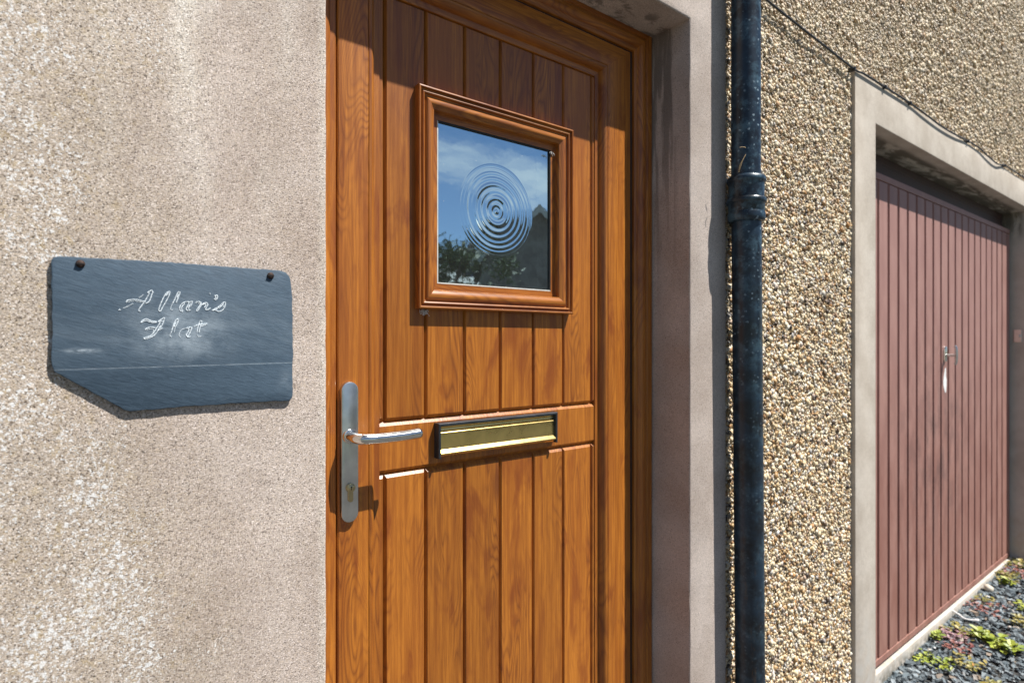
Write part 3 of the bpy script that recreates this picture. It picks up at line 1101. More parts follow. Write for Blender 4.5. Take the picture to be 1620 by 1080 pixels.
o = add("collar", disc_y(HX - .002, HZ, [(.0128, .1210), (.0128, .1165), (.0118, .1150), (.0100, .1145)]), M_CHROME, plate, smooth=40)
o.location = (0, 0, 0)
KZ = 1.0335
key_out = []
for i in range(19):
    a = R(-60 + 300 * i / 18)
    key_out.append((HX + .0085 * math.cos(a), KZ + .0085 * math.sin(a)))
cyl_outline = key_out + [(HX - .0045, KZ - .0095), (HX - .0047, KZ - .021)] + [(HX + .0047 * math.cos(R(180 + 180 * i / 6)), KZ - .021 + .0047 * math.sin(R(180 + 180 * i / 6))) for i in range(1, 6)] + [(HX + .0047, KZ - .021), (HX + .0045, KZ - .0095)]
cy = add("lock_cylinder", prism_xz(cyl_outline, .1160, .1212, .0008), M_OLDBRASS, plate, smooth=40)
cy.location = (0, 0, 0)
o = add("lock_barrel", disc_y(HX, KZ, [(.0062, .1165), (.0062, .1152), (.0056, .1147)]), M_OLDBRASS, plate, smooth=40)
o.location = (0, 0, 0)
o = add("keyhole", join_meshes([box_mesh(HX - .0006, HX + .0006, .1142, .1150, KZ - .0034, KZ + .0018), disc_y(HX, KZ + .0022, [(.0013, .1150), (.0013, .11415)], 12)]), M_DARK, plate)
o.location = (0, 0, 0)

# little web scraps at the window's lower edge
def web_scrap(x, z, n, spread, label):
    ms = []
    for _ in range(n):
        a = Vector((x + random.gauss(0, spread), .1465 + random.uniform(-.003, .003), z + random.gauss(0, spread * .5)))
        p = [a]
        for _k in range(4):
            p.append(p[-1] + Vector((random.gauss(0, .0022), random.gauss(0, .001), random.gauss(-.0006, .0018))))
        ms.append(tube_mesh(spline(p, 3), .00028 + random.random() * .0004, 5))
    o = add("spider_web", join_meshes(ms), M_WEB)
    tag(o, label, "spider web")


web_scrap(.5805, 1.3600, 26, .0040, "tuft of pale cobweb below the lower left corner of the door window")
web_scrap(.9265, 1.7525, 6, .0014, "wisp of cobweb in the upper right inner corner of the door window")

# ------------------------------------------------------------------ slate sign
SY = -.0058
sl = [(-.0122, 1.3960), (-.0105, 1.4005), (-.0060, 1.4025), (.0200, 1.4032), (.0632, 1.4042), (.1500, 1.4048), (.2300, 1.4042), (.2540, 1.4040), (.2610, 1.4015), (.2660, 1.3955), (.2685, 1.3870), (.2702, 1.3700),
      (.2706, 1.3387), (.2712, 1.2900), (.2708, 1.2300), (.2700, 1.2180), (.2650, 1.2152), (.2000, 1.2157), (.1345, 1.2155), (.0850, 1.2140), (.0679, 1.2137), (.0600, 1.2165), (.0450, 1.2272), (.0300, 1.2372), (.0150, 1.2480), (.0020, 1.2570),
      (-.0095, 1.2650), (-.0118, 1.2720), (-.0121, 1.2856), (-.0112, 1.3100), (-.0118, 1.3462)]


def rough_outline(o, step=.006, amp=.0006):
    out = []
    for i in range(len(o)):
        a, c = Vector(o[i]), Vector(o[(i + 1) % len(o)])
        k = max(1, int((c - a).length / step))
        for j in range(k):
            p = a.lerp(c, j / k)
            out.append((p.x + random.uniform(-amp, amp), p.y + random.uniform(-amp, amp)))
    return out


sl = [(x * 1.007, 1.3 + (z - 1.3) * (1.01 if z > 1.3 else 1.045)) for x, z in sl]
slate = add("slate_sign", prism_xz(rough_outline(sl), SY, SY + .0046, .0010), M_SLATE, None, smooth=45)
tag(slate, "dark slate name plate with a clipped lower corner and chalky script, screwed to the render", "sign")


# the two lines of script, drawn as the thin scratched outlines they are (x, z in mm from the plate's reference corner)
LETTERS = [
    [(0,[(63.3,150.5),(64.5,152.7),(68.4,153.8),(73.2,154.3),(76.8,153.8),(81.3,152.5),(84.5,152.1)]),(1,[(63.3,150.5),(67.6,151.4),(72.4,152.5),(77.2,151.6),(81.3,151.4)]),(0,[(86.6,164.0),(89.0,165.8),(91.3,167.1),(92.3,164.8),(91.3,161.4),(89.5,155.0),(87.6,151.6),(84.5,149.5)]),(0,[(86.6,164.0),(88.3,163.1),(87.0,159.7),(84.5,154.3),(83.3,151.9),(80.5,147.4),(77.6,142.6),(76.8,140.1),(78.5,138.8)]),(1,[(82.1,160.9),(77.2,156.8)]),(1,[(70.8,149.0),(64.5,144.9),(59.8,142.4)]),(0,[(55.1,139.8),(55.9,140.6),(56.6,140.4),(57.1,139.9)])],
    [(0,[(112.1,166.8),(109.3,165.7),(106.5,162.1),(102.8,153.7),(100.2,145.8),(99.1,141.4),(101.1,140.0),(103.4,144.9),(107.8,153.9),(110.8,160.9),(112.2,166.6)]),(0,[(110.4,165.2),(107.4,160.7)])],
    [(0,[(124.1,166.4),(121.9,166.5),(119.8,162.3),(117.6,156.3),(115.3,151.4)]),(0,[(124.1,166.4),(122.8,162.2),(120.8,156.4),(119.4,152.2)]),(0,[(121.9,163.9),(120.5,159.2)]),(1,[(115.1,150.7),(113.1,145.8),(113.3,142.1),(115.9,142.4)])],
    [(0,[(132.0,153.9),(127.6,152.2),(124.5,148.6),(123.2,144.6),(124.4,141.2),(127.2,140.2)]),(0,[(129.5,151.3),(126.7,147.7),(125.7,144.2),(127.2,141.3)]),(0,[(132.0,153.9),(135.5,153.6),(138.5,154.2),(137.6,150.6),(136.0,147.9),(132.0,147.7)]),(0,[(134.6,152.8),(132.4,147.5),(131.1,144.1),(132.4,142.0),(136.6,142.7)]),(0,[(136.4,152.1),(134.2,146.5),(134.6,143.5)])],
    [(0,[(142.6,152.3),(144.4,154.4),(148.0,154.1),(149.5,152.4),(146.7,147.5),(143.5,142.5),(145.3,142.4),(148.5,148.0),(152.1,152.2),(155.7,153.4),(157.6,151.2),(155.7,146.8),(154.9,143.9),(158.0,144.0),(161.0,146.5)]),(0,[(146.2,152.0),(148.5,151.4),(146.2,147.0)]),(0,[(151.2,150.5),(154.4,151.8),(155.1,150.3),(153.3,146.7)])],
    [(0,[(159.7,166.8),(160.6,165.9)]),(0,[(166.1,163.3),(169.3,164.3),(169.8,161.4),(167.8,158.1),(165.8,158.8),(168.0,161.2),(166.3,162.9)])],
    [(0,[(179.9,155.4),(177.5,154.6),(172.8,150.0),(168.2,146.4),(163.1,143.0),(166.8,143.7),(171.9,141.7),(177.5,145.5),(179.6,151.3),(180.0,155.3)]),(0,[(177.5,152.7),(172.8,147.9),(167.7,144.7)]),(1,[(176.6,153.2),(177.5,147.6)])],
    [(0,[(79.3,124.5),(80.5,126.9),(85.4,129.4),(90.3,127.1),(95.2,126.2),(97.3,126.3)]),(0,[(79.3,124.5),(84.5,127.0),(89.5,125.4),(93.2,124.7),(97.1,125.3)]),(0,[(98.6,126.3),(101.9,129.1),(105.4,131.3),(104.8,126.9),(102.9,121.5),(101.1,117.6)]),(0,[(98.6,126.1),(101.1,126.7),(103.4,126.9)]),(0,[(101.1,126.4),(99.0,121.5),(96.5,117.1),(93.6,111.7),(89.5,107.0),(82.5,104.4),(84.5,103.4),(91.1,105.9),(95.7,110.1),(98.7,115.6),(101.5,121.5)]),(0,[(84.1,115.5),(85.5,117.0),(89.5,118.6),(95.7,117.9)]),(1,[(83.7,114.7),(88.6,116.3),(93.2,115.4),(92.8,111.7)]),(0,[(103.8,117.6),(98.7,114.7)])],
    [(0,[(121.7,130.3),(119.1,128.9),(116.8,123.7),(115.1,117.8),(113.4,111.7)]),(0,[(121.7,130.3),(121.1,125.6),(118.9,120.6),(116.5,120.8)]),(0,[(118.9,125.8),(117.0,120.8)]),(1,[(118.2,119.8),(117.0,112.4)]),(1,[(113.3,111.4),(111.9,108.2),(113.8,106.0)])],
    [(1,[(131.1,118.0),(125.9,116.0),(123.0,111.0),(123.0,107.2),(125.0,105.9)]),(0,[(131.1,118.0),(134.6,118.9),(137.8,119.1),(136.8,114.9),(133.9,108.1),(132.9,106.1),(136.6,106.6)]),(0,[(133.0,117.1),(134.6,116.1),(132.0,110.6),(131.3,108.3),(132.9,106.1)])],
    [(0,[(148.0,128.4),(149.9,127.9),(149.8,124.4),(148.2,120.3),(146.8,112.7)]),(0,[(148.0,128.4),(146.7,124.3),(145.0,118.2),(144.1,112.2)]),(0,[(140.8,120.2),(145.3,122.7),(149.8,123.3),(156.4,124.7),(153.5,122.4),(148.0,120.3)]),(1,[(144.1,110.2),(146.2,106.7),(149.4,107.2)])]
]
for strokes in LETTERS:
    ms = []
    for kind, pl in strokes:
        p3 = [(x * .001, SY - .0002, 1.2 + z * .001) for x, z in pl]
        r = (.00056 if kind == 0 else .00034)
        pp = spline(p3, 4) if len(p3) > 2 else [Vector(q) for q in p3]
        ms.append(tube_mesh(pp, [r * random.uniform(.7, 1.25) for _ in pp], 6))
    o = add("letter", join_meshes(ms), M_CHALK, slate)
for sx_, sz_ in ((.0160, 1.3957), (.2405, 1.3965)):
    hd = disc_y(sx_, sz_, [(.0048, SY - .0003), (.0049, SY - .0010), (.0042, SY - .0024), (.0024, SY - .0031), (.0008, SY - .0033)], 18)
    add("screw", join_meshes([hd]), M_RUST, slate, smooth=60)
    add("screw_slot", box_mesh(sx_ - .0040, sx_ + .0040, SY - .0036, SY - .0026, sz_ - .0005, sz_ + .0005), M_DARK, slate)
# hidden shank spacers that carry the plate off the render
for sx_, sz_ in ((.0160, 1.3957), (.2405, 1.3965)):
    add("screw_shank", disc_y(sx_, sz_, [(.0022, SY + .0045), (.0022, .004)], 10), M_RUST, slate)

# ------------------------------------------------------------------ downpipe
PXC, PYC = 1.4500, -.0480
pipe = empty("downpipe", (PXC + .02, PYC, GZ), "black painted cast iron downpipe with a ribbed collar beside the doorway", "downpipe")
PR = .0375
up = [(PR, 1.735), (PR, 4.4)]
o = add("pipe", lathe_mesh([(PR, 1.70), (PR, 2.1), (PR, 2.8), (PR, 4.4)], PXC - .002, PYC, 48), M_PIPE, pipe, smooth=40)
sock = [(r_, 1.618 + (z_ - 1.622) * 1.25) for r_, z_ in [(.040, 1.622), (.0445, 1.6235), (.0475, 1.627), (.0480, 1.631), (.0480, 1.640), (.0470, 1.6425), (.0452, 1.6430), (.0452, 1.6460), (.0462, 1.6475), (.0464, 1.6600), (.0470, 1.6610), (.0500, 1.6620),
        (.0512, 1.6650), (.0512, 1.6680), (.0498, 1.6715), (.0462, 1.6728), (.0455, 1.6760), (.0455, 1.7020), (.0465, 1.7050), (.0492, 1.7070), (.0500, 1.7100), (.0497, 1.7140), (.0470, 1.7180), (.0420, 1.7205), (.0378, 1.7200), (.0370, 1.7100)]]
add("socket", lathe_mesh(sock, PXC, PYC, 56), M_PIPE, pipe, smooth=50)
add("pipe", lathe_mesh([(PR + .0005, GZ + .05), (PR + .0005, .5), (PR + .0005, 1.0), (PR + .0005, 1.63)], PXC, PYC, 48, shear=.0150, zref=1.64), M_PIPE, pipe, smooth=40)
add("shoe", lathe_mesh([(.050, GZ + .0), (.050, GZ + .04), (.044, GZ + .06), (.038, GZ + .062)], PXC + .027, PYC, 32), M_PIPE, pipe, smooth=40)
# straws caught above the collar
ms = []
for pl in ([(1.4180, -.080, 1.7190), (1.4190, -.083, 1.7300), (1.4235, -.086, 1.7470), (1.4300, -.089, 1.7600), (1.4330, -.090, 1.7660)], [(1.4170, -.080, 1.7190), (1.4185, -.082, 1.7360), (1.4230, -.086, 1.7480)],
           [(1.4190, -.082, 1.7830), (1.4260, -.087, 1.7842), (1.4330, -.090, 1.7830)]):
    ms.append(tube_mesh(spline([(a - .030, c + .016, e) for a, c, e in [(a, c, e + .020) for a, c, e in pl]], 5), .0009, 6))
st = add("straw", join_meshes(ms), M_STRAW)
tag(st, "wisps of dry straw caught on the downpipe just above its collar", "straw")

# ------------------------------------------------------------------ cable
cpts = [(1.38, -.012, 2.318), (1.5, -.010, 2.305), (1.6236, -.008, 2.2973), (1.7218, -.008, 2.2906), (1.967, -.008, 2.2770), (2.216, -.008, 2.2640), (2.300, -.010, 2.2685), (2.4839, -.010, 2.2710), (2.742, -.010, 2.2735),
        (2.92, -.012, 2.2680), (3.10, -.012, 2.2620), (3.30, -.012, 2.2660), (3.50, -.010, 2.2775), (3.68, -.011, 2.2790), (3.85, -.013, 2.2640), (4.00, -.013, 2.2590), (4.154, -.010, 2.2800), (4.40, -.010, 2.2830), (4.75, -.010, 2.2900), (5.6, -.010, 2.30)]
cb = empty("cable", (2.2, -.01, 2.26), "thin black cable run slackly along the top edge of the garage surround", "cable")
add("sheath", tube_mesh(spline(cpts, 8), .0036, 8), M_CABLE, cb, smooth=60)
for i in (5, 7, 8, 12, 16):
    p = cpts[i]
    add("clip", box_mesh(p[0] - .006, p[0] + .006, p[1] - .006, .010, p[2] - .007, p[2] + .007, .002), M_CABLE, cb)

# ------------------------------------------------------------------ garage door
gar = empty("garage_door", (3.6, .10, -.07), "faded maroon ribbed metal garage door with a T handle and white paint mark", "garage door")
GY = .100
gx0, gx1, gz0, gz1 = GX0 + .022, GX1 - .022, -.066, 2.012
pitch, g0 = .1107, 2.7208
ed = [g0 + k * pitch for k in range(-2, 19)]
ed = [gx0] + [e for e in ed if gx0 + .02 < e < gx1 - .02] + [gx1]
box("backing_sheet", gx0, gx1, GY + .012, GY + .022, gz0, gz1, M_GAR, gar)
for a, c in zip(ed[:-1], ed[1:]):
    hw = .0085
    x0, x1 = a + (hw if a != gx0 else 0), c - (hw if c != gx1 else 0)
    add("rib", plank_mesh(x0, x1, gz0 + .028, gz1 - .028, yf=GY, yb=GY + .0115, ch=.004, dep=.009, chz=.004), M_GAR, gar)
box("bottom_rail", gx0, gx1, GY - .001, GY + .0115, gz0, gz0 + .0275, M_GAR, gar, bevel=.002)
box("top_rail", gx0, gx1, GY - .001, GY + .0115, gz1 - .0275, gz1, M_GAR, gar, bevel=.002)
hx, hz = 3.545, 1.232
ho = add("handle_boss", prism_xz(capsule(hx, hz - .036, hz + .044, .030), GY - .010, GY + .002, .003), M_CHROME, gar, smooth=40)
o = add("handle_stem", tube_mesh([(hx, GY - .006, hz - .002), (hx, GY - .046, hz - .002)], .0065, 12), M_STEEL, ho, smooth=40)
o.location = (0, 0, 0)
o = add("handle_bar", tube_mesh(spline([(hx, GY - .044, hz - .048), (hx, GY - .050, hz - .03), (hx, GY - .050, hz + .03), (hx, GY - .044, hz + .046)], 4), .0062, 12), M_STEEL, ho, smooth=50)
o.location = (0, 0, 0)
dx, dz = 3.548, 1.105
daub = [(dx + .012, dz + .062), (dx + .020, dz + .055), (dx + .018, dz + .020), (dx + .030, dz - .004), (dx + .026, dz - .030), (dx + .020, dz - .062), (dx + .006, dz - .066), (dx - .004, dz - .050), (dx - .018, dz - .030), (dx - .022, dz - .010), (dx - .012, dz + .020), (dx + .002, dz + .048)]
add("paint_mark", prism_xz(daub, GY - .0012, GY + .0005, 0), M_WHITE, gar)

gf = empty("garage_frame", (3.6, .15, GZ), "dark maroon timber frame round the garage door", "door frame")
GFR = (GX0 + .001, GX1 - .001, -.08, GZT - .001)
for s in 'LRT':
    frame_side("jamb" if s != 'T' else "head", GFR, [(.0, .19), (.0, .140), (.030, .140), (.033, .143), (.075, .143), (.075, .19)], s, M_GFRAME, gf, 30, bottom_mitre=False)
ct = empty("gate_catch", (GX1, .06, 1.33), "small grey metal catch on the far reveal of the garage opening", "catch")
add("base_plate", box_mesh(GX1 - .005, GX1 + .002, .045, .085, 1.295, 1.375, .002), M_STEEL, ct)
add("bolt", tube_mesh([(GX1 - .004, .062, 1.335), (GX1 - .028, .062, 1.335)], .010, 12), M_STEEL, ct, smooth=40)

# ------------------------------------------------------------------ gravel, weeds, litter
def gz_at(x):
    return -.142 + .026 * min(max(x - 2.8, -1.0), 2.6)


nx, ny = 24, 10
V, F = [], []
for j in range(ny + 1):
    for i in range(nx + 1):
        X = 1.9 + i * 4.6 / nx
        Y = -1.9 + j * 2.0 / ny
        V.append((X, Y, gz_at(X) - .012 + .006 * math.sin(X * 7 + Y * 5) - .004 * (j == 0)))
for j in range(ny):
    for i in range(nx):
        a = j * (nx + 1) + i
        F.append((a, a + 1, a + nx + 2, a + nx + 1))
gb = add("gravel_bed", mesh_from(V, F), simple("gritty_soil", (0.045, 0.045, 0.043), 0.95, 0, 80, 0.5, 0.5), None, smooth=60)
tag(gb, kind="structure")


def chip_base():
    v = np.array([(-1, -.7, -.35), (.8, -.9, -.3), (1.05, .5, -.35), (-.5, .95, -.3), (-.75, -.55, .35), (.6, -.6, .4), (.75, .45, .3), (-.4, .7, .38)], float)
    f = np.array([(0, 2, 1), (0, 3, 2), (4, 5, 6), (4, 6, 7), (0, 1, 5), (0, 5, 4), (1, 2, 6), (1, 6, 5), (2, 3, 7), (2, 7, 6), (3, 0, 4), (3, 4, 7)])
    return v, f


ng = 24000
gxs = 1.95 + rng.random(ng) ** 1.0 * 4.4
gys = .095 - rng.random(ng) ** 1.25 * 1.7
keep = ~((gxs > SX) & (gxs < GX0 + .01) & (gys > -.03)) & ~((gxs > GX1 - .02) & (gys > -.03))
gxs, gys = gxs[keep], gys[keep]
ng = len(gxs)
rr = np.clip(rng.lognormal(math.log(.0098), .35, ng), .005, .022)
cz_ = np.array([gz_at(a) for a in gxs]) + rng.uniform(-.004, .008, ng)
gravel = add("gravel", stones_mesh("gravel", np.stack([gxs, gys, cz_], 1), rr[:, None] * rng.uniform(.75, 1.2, (ng, 3)), .62, chip_base(), .15, False, 2), M_GRAVEL)
tag(gravel, "loose dark slate chippings spread in front of the garage", "gravel", kind="stuff")

M_LEAF = {
    'green': mat_leaf("weed_green", (0.13, 0.20, 0.02), (0.36, 0.40, 0.05)),
    'olive': mat_leaf("weed_olive", (0.14, 0.15, 0.03), (0.34, 0.27, 0.06)),
    'red': mat_leaf("weed_red", (0.16, 0.035, 0.04), (0.30, 0.13, 0.09)),
    'mauve': mat_leaf("weed_mauve", (0.17, 0.07, 0.09), (0.42, 0.27, 0.28)),
}


def weed_mesh(n, spread, ll, lift):
    V, F = [], []
    for _ in range(int(n * 3.0)):
        a = random.uniform(0, 2 * math.pi)
        r0 = spread * math.sqrt(random.random())
        c = Vector((r0 * math.cos(random.uniform(0, 6.28)), r0 * math.sin(random.uniform(0, 6.28)), random.uniform(.004, lift)))
        L = ll * random.uniform(.6, 1.25)
        w = L * random.uniform(.28, .42)
        d = Vector((math.cos(a), math.sin(a), random.uniform(-.1, .6))).normalized()
        s = d.cross(Vector((0, 0, 1))).normalized()
        up = s.cross(d)
        b0 = len(V)
        V += [c, c + d * L * .35 + s * w * .9 + up * .1 * L, c + d * L * .75 + s * w * .8 + up * .08 * L, c + d * L, c + d * L * .75 - s * w * .8 + up * .08 * L, c + d * L * .35 - s * w * .9 + up * .1 * L,
              c + d * L * .5 - up * .02 * L]
        F += [(b0, b0 + 1, b0 + 6), (b0 + 1, b0 + 2, b0 + 6), (b0 + 2, b0 + 3, b0 + 6), (b0 + 3, b0 + 4, b0 + 6), (b0 + 4, b0 + 5, b0 + 6), (b0 + 5, b0, b0 + 6)]
        # stalk
        k = len(V)
        e = Vector((c.x * .6, c.y * .6, -.01))
        V += [e + Vector((.0008, 0, 0)), e - Vector((.0008, 0, 0)), c]
        F.append((k, k + 1, k + 2))
    me = bpy.data.meshes.new("weed")
    me.from_pydata([tuple(v) for v in V], [], F)
    me.update()
    return me


def weed(x, y, n, spread, ll, col, label, lift=.025, group=None):
    z = gz_at(x)
    o = empty("weed", (x, y, z), label, "weed", group)
    f = bpy.data.objects.new("leaves", weed_mesh(n, spread, ll, lift))
    f.data.materials.append(M_LEAF[col])
    COL.objects.link(f)
    f.parent = o
    return o


weed(3.470, -.085, 26, .055, .036, 'green', "bright green broad-leaved weed, the largest clump on the gravel", .03)
weed(3.440, -.165, 18, .045, .036, 'green', "bright green weed at the frame side of the largest clump", .03)
weed(3.080, .000, 34, .075, .020, 'green', "yellow-green low weed beside the near end of the concrete sill", .02)
weed(3.160, -.095, 24, .060, .020, 'olive', "olive weed growing round an orange pebble", .02)
weed(3.390, .050, 44, .090, .020, 'mauve', "mauve and pink creeping weed below the white stick", .018)
weed(3.300, -.020, 22, .060, .018, 'red', "dark red patch of weed between the mauve creeper and the near green weed", .015)
weed(3.480, .020, 30, .080, .020, 'olive', "olive creeping weed between the mauve creeper and the largest clump", .02)
weed(3.310, .070, 12, .025, .026, 'green', "small vivid green seedling against the concrete sill", .03)
weed(3.860, .030, 40, .100, .018, 'red', "long red-brown streak of creeping weed beyond the white stick", .015)
weed(3.950, .050, 20, .070, .018, 'olive', "yellowish tuft among the red-brown creeper", .02)
weed(4.300, .020, 14, .030, .032, 'green', "single lime green weed out on the gravel near the far end of the sill", .03)
weed(4.420, .060, 36, .090, .024, 'olive', "olive weed hugging the far half of the sill", .025)
weed(4.560, -.02, 50, .140, .022, 'red', "wide red-brown mat of weed near the far reveal", .02)
weed(4.680, .030, 40, .110, .026, 'olive', "olive green mat of weed at the foot of the far reveal", .03)
weed(3.800, -.170, 24, .070, .024, 'olive', "pale olive weed out on the gravel at the picture's edge", .02)
weed(4.000, -.150, 20, .060, .028, 'green', "lime green weed out on the gravel at the picture's edge", .025)
weed(4.900, -.050, 20, .060, .070, 'green', "grassy green blades below the wall past the garage", .04)
weed(3.050, -.200, 14, .035, .022, 'olive', "tiny yellow-olive sprig alone on the near gravel", .02)

# white stick and odd stones
def gpt(x, y, dz):
    return (x, y, gz_at(x) + dz)


stick = add("stick", tube_mesh(spline([gpt(3.635, .096, .034), gpt(3.625, .060, .026), gpt(3.605, .030, .022), gpt(3.615, -.005, .024)], 6) + [Vector(gpt(3.620, -.016, .026)), Vector(gpt(3.623, -.022, .026))], [.0042] * 18 + [.0055] + [.0085, .0075], 10), M_WHITE, None, smooth=60)
tag(stick, "thin bent white plastic stick lying on the weeds by the sill", "stick")


def pebble(name, x, y, r, col, label):
    me = stones_mesh("pebble", np.array([gpt(x, y, r * .55)]), np.array([[r, r * .8, r * .65]]), .8, ICO, .10, True, 2)
    o = add(name, me, simple(name + "_" + str(int(x * 1000)), col, .7, 0, 60, .15, .2))
    tag(o, label, "stone")


pebble("stone", 3.170, -.105, .014, (0.62, 0.27, 0.07), "orange pebble beside an olive weed on the gravel")
pebble("stone", 4.120, .055, .036, (0.58, 0.52, 0.42), "pale buff stone resting against the concrete sill")
pebble("stone", 4.020, .035, .014, (0.80, 0.80, 0.78), "small white stone just in front of the pale buff one")
pebble("stone", 3.215, .045, .007, (0.82, 0.82, 0.80), "tiny white chip near the green seedling by the sill")
pebble("stone", 3.700, -.125, .014, (0.62, 0.56, 0.50), "pale pink-grey chip lying alone on the open gravel")

# ------------------------------------------------------------------ across the street (seen in the door glass)
M_STONE = simple("grey_stone_wall", (0.21, 0.195, 0.175), 0.9, 0, 3.0, 0.3, 0.4)
M_ROOF = simple("slate_roof", (0.075, 0.078, 0.085), 0.6, 0, 5.0, 0.3, 0.3)
M_PALE = simple("pale_trim", (0.55, 0.54, 0.50), 0.8, 0, 8, 0.1)
M_WIN = simple("far_window", (0.03, 0.04, 0.05), 0.1, 0, 4, 0.2)
M_BRICKC = simple("chimney_stone", (0.16, 0.14, 0.12), 0.9, 0, 9, 0.3)


def far_house(x0, x1, y0, y1, eave, ridge, label, chimneys, wins, gable=True, turn=0.0):
    h = empty("far_house", (x0, y1, GZ), label, "house")
    h.rotation_euler.z = R(turn)
    xm = (x0 + x1) / 2
    if gable:      # gable faces us
        prof = [(x0, GZ), (x1, GZ), (x1, eave), (xm, ridge), (x0, eave)]
        V = [(x, y1, z) for x, z in prof] + [(x, y0, z) for x, z in prof]
        add("wall", mesh_from(V, [(0, 1, 2, 3, 4), (5, 6, 7, 8, 9), (0, 1, 6, 5), (1, 2, 7, 6), (2, 3, 8, 7), (3, 4, 9, 8), (4, 0, 5, 9)]), M_STONE, h)
        ov, th = .25, .14
        for a in (x0 - ov, x1 + ov):
            ze = eave - ov * (ridge - eave) / (xm - x0)
            V = [(a, y1 + ov, ze + .02), (xm, y1 + ov, ridge + .02), (xm, y0 - ov, ridge + .02), (a, y0 - ov, ze + .02)]
            V += [(x, y, z + th) for x, y, z in V]
            add("roof", mesh_from(V, [(0, 1, 2, 3), (4, 5, 6, 7), (0, 1, 5, 4), (1, 2, 6, 5), (2, 3, 7, 6), (3, 0, 4, 7)]), M_ROOF, h)
            V = [(a, y1 + ov + .03, ze - .10), (xm, y1 + ov + .03, ridge - .10), (xm, y1 + ov + .03, ridge + .14), (a, y1 + ov + .03, ze + .14)]
            V += [(x, y - .028, z) for x, y, z in V]
            add("bargeboard", mesh_from(V, [(0, 1, 2, 3), (4, 5, 6, 7), (0, 1, 5, 4), (1, 2, 6, 5), (2, 3, 7, 6), (3, 0, 4, 7)]), M_PALE, h)
    else:          # ridge runs along the street
        ym = (y0 + y1) / 2
        prof = [(y1, GZ), (y0, GZ), (y0, eave), (ym, ridge), (y1, eave)]
        V = [(x0, y, z) for y, z in prof] + [(x1, y, z) for y, z in prof]
        add("wall", mesh_from(V, [(0, 1, 2, 3, 4), (5, 6, 7, 8, 9), (0, 1, 6, 5), (1, 2, 7, 6), (2, 3, 8, 7), (3, 4, 9, 8), (4, 0, 5, 9)]), M_STONE, h)
        for a in (y0 - .25, y1 + .25):
            ze = eave - .25 * (ridge - eave) / (y1 - ym)
            V = [(x0 - .1, a, ze + .02), (x0 - .1, ym, ridge + .02), (x1 + .1, ym, ridge + .02), (x1 + .1, a, ze + .02)]
            V += [(x, y, z + .14) for x, y, z in V]
            add("roof", mesh_from(V, [(0, 1, 2, 3), (4, 5, 6, 7), (0, 1, 5, 4), (1, 2, 6, 5), (2, 3, 7, 6), (3, 0, 4, 7)]), M_ROOF, h)
    for (cx, cy, w, d, zb, zt) in chimneys:
        c = box("chimney", cx - w / 2, cx + w / 2, cy - d / 2, cy + d / 2, zb, zt, M_BRICKC, h)
        o = box("chimney_cap", cx - w / 2 - .06, cx + w / 2 + .06, cy - d / 2 - .06, cy + d / 2 + .06, zt, zt + .12, M_PALE, c)
        o.location = (0, 0, 0)
        for k in (-.25, .25):
            o = add("chimney_pot", lathe_mesh([(.12, zt + .121), (.10, zt + .4), (.12, zt + .45)], cx + k * w, cy, 12), M_BRICKC, c)
            o.location = (0, 0, 0)
    for (xa, xb, za, zb) in wins:
        f = box("window", xa, xb, y1 - .05, y1 + .03, za, zb, M_PALE, h)
        o = box("pane", xa + .08, xb - .08, y1 + .0305, y1 + .036, za + .08, zb - .08, M_WIN, f)
        o.location = (0, 0, 0)


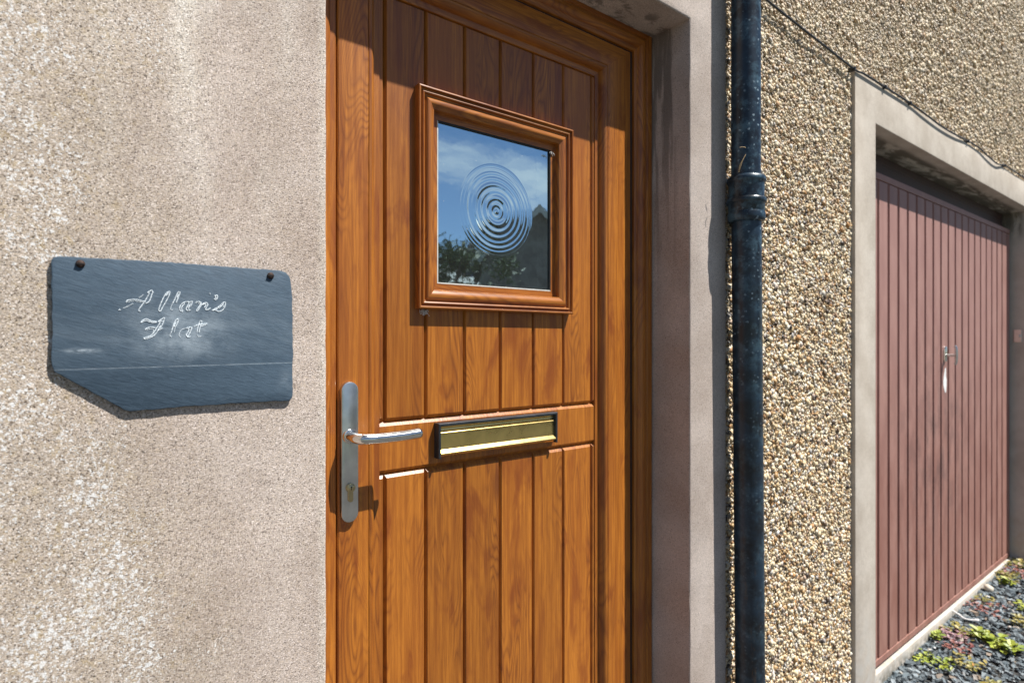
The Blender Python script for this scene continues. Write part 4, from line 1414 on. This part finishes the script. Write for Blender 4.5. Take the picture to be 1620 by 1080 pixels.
far_house(9.75, 13.15, -20.0, -12.9, 3.80, 5.15, "grey stone house with its gable to the street, reflected in the door glass", [(11.45, -19.2, 1.3, .6, 4.6, 5.9)],
          [(10.3, 11.1, .9, 2.2), (11.8, 12.6, .9, 2.2)], turn=34.0)
far_house(8.5, 16.5, -24.0, -18.5, 3.0, 4.6, "low slate-roofed house with a chimney, reflected in the corner of the door glass", [(14.7, -21.2, 1.0, .7, 3.2, 5.4), (9.2, -21.2, .9, .6, 3.6, 5.3)],
          [(10.0, 11.0, .8, 2.1), (12.5, 13.5, .8, 2.1)], gable=False)


def tree(x, y, h, rad, label, n=6500):
    t = empty("garden_tree", (x, y, GZ), label, "tree", "trees across the street")
    ms = [tube_mesh([(x, y, GZ), (x + .05, y, GZ + h * .35), (x, y + .05, GZ + h * .7)], [.12, .09, .04], 8)]
    for k in range(7):
        a = k * 2.4
        ms.append(tube_mesh([(x, y, GZ + h * (.3 + .05 * k)), (x + rad * .5 * math.cos(a), y + rad * .5 * math.sin(a), GZ + h * (.5 + .05 * k)), (x + rad * .8 * math.cos(a), y + rad * .8 * math.sin(a), GZ + h * (.58 + .05 * k))], [.05, .03, .012], 6))
    add("trunk", join_meshes(ms), simple("bark_%d" % int(x * 10), (0.07, 0.055, 0.04), .9, 0, 20, .3), t)
    cl = [Vector((random.gauss(0, rad * .45), random.gauss(0, rad * .45), h * random.uniform(.38, .97))) for _ in range(16)]
    V, F = [], []
    for _ in range(n):
        c = random.choice(cl) + Vector((random.gauss(0, .22), random.gauss(0, .22), random.gauss(0, .2))) * (rad / 1.2)
        d = Vector((random.gauss(0, 1), random.gauss(0, 1), random.gauss(0, 1))).normalized()
        s = d.orthogonal().normalized()
        L = random.uniform(.06, .12)
        b0 = len(V)
        q = Vector((x, y, GZ)) + c
        V += [q, q + d * L * .5 + s * L * .3, q + d * L, q + d * L * .5 - s * L * .3]
        F.append((b0, b0 + 1, b0 + 2, b0 + 3))
    me = bpy.data.meshes.new("crown")
    me.from_pydata([tuple(v) for v in V], [], F)
    add("crown", me, mat_leaf("foliage_%d" % int(x * 10), (0.035, 0.06, 0.015), (0.09, 0.13, 0.03)), t)


tree(7.85, -11.5, 4.0, 1.1, "dark garden tree across the street, seen in the lower corner of the door glass")
tree(9.0, -12.4, 3.3, .7, "lower bushy garden tree before the chimneyed house, seen in the door glass")
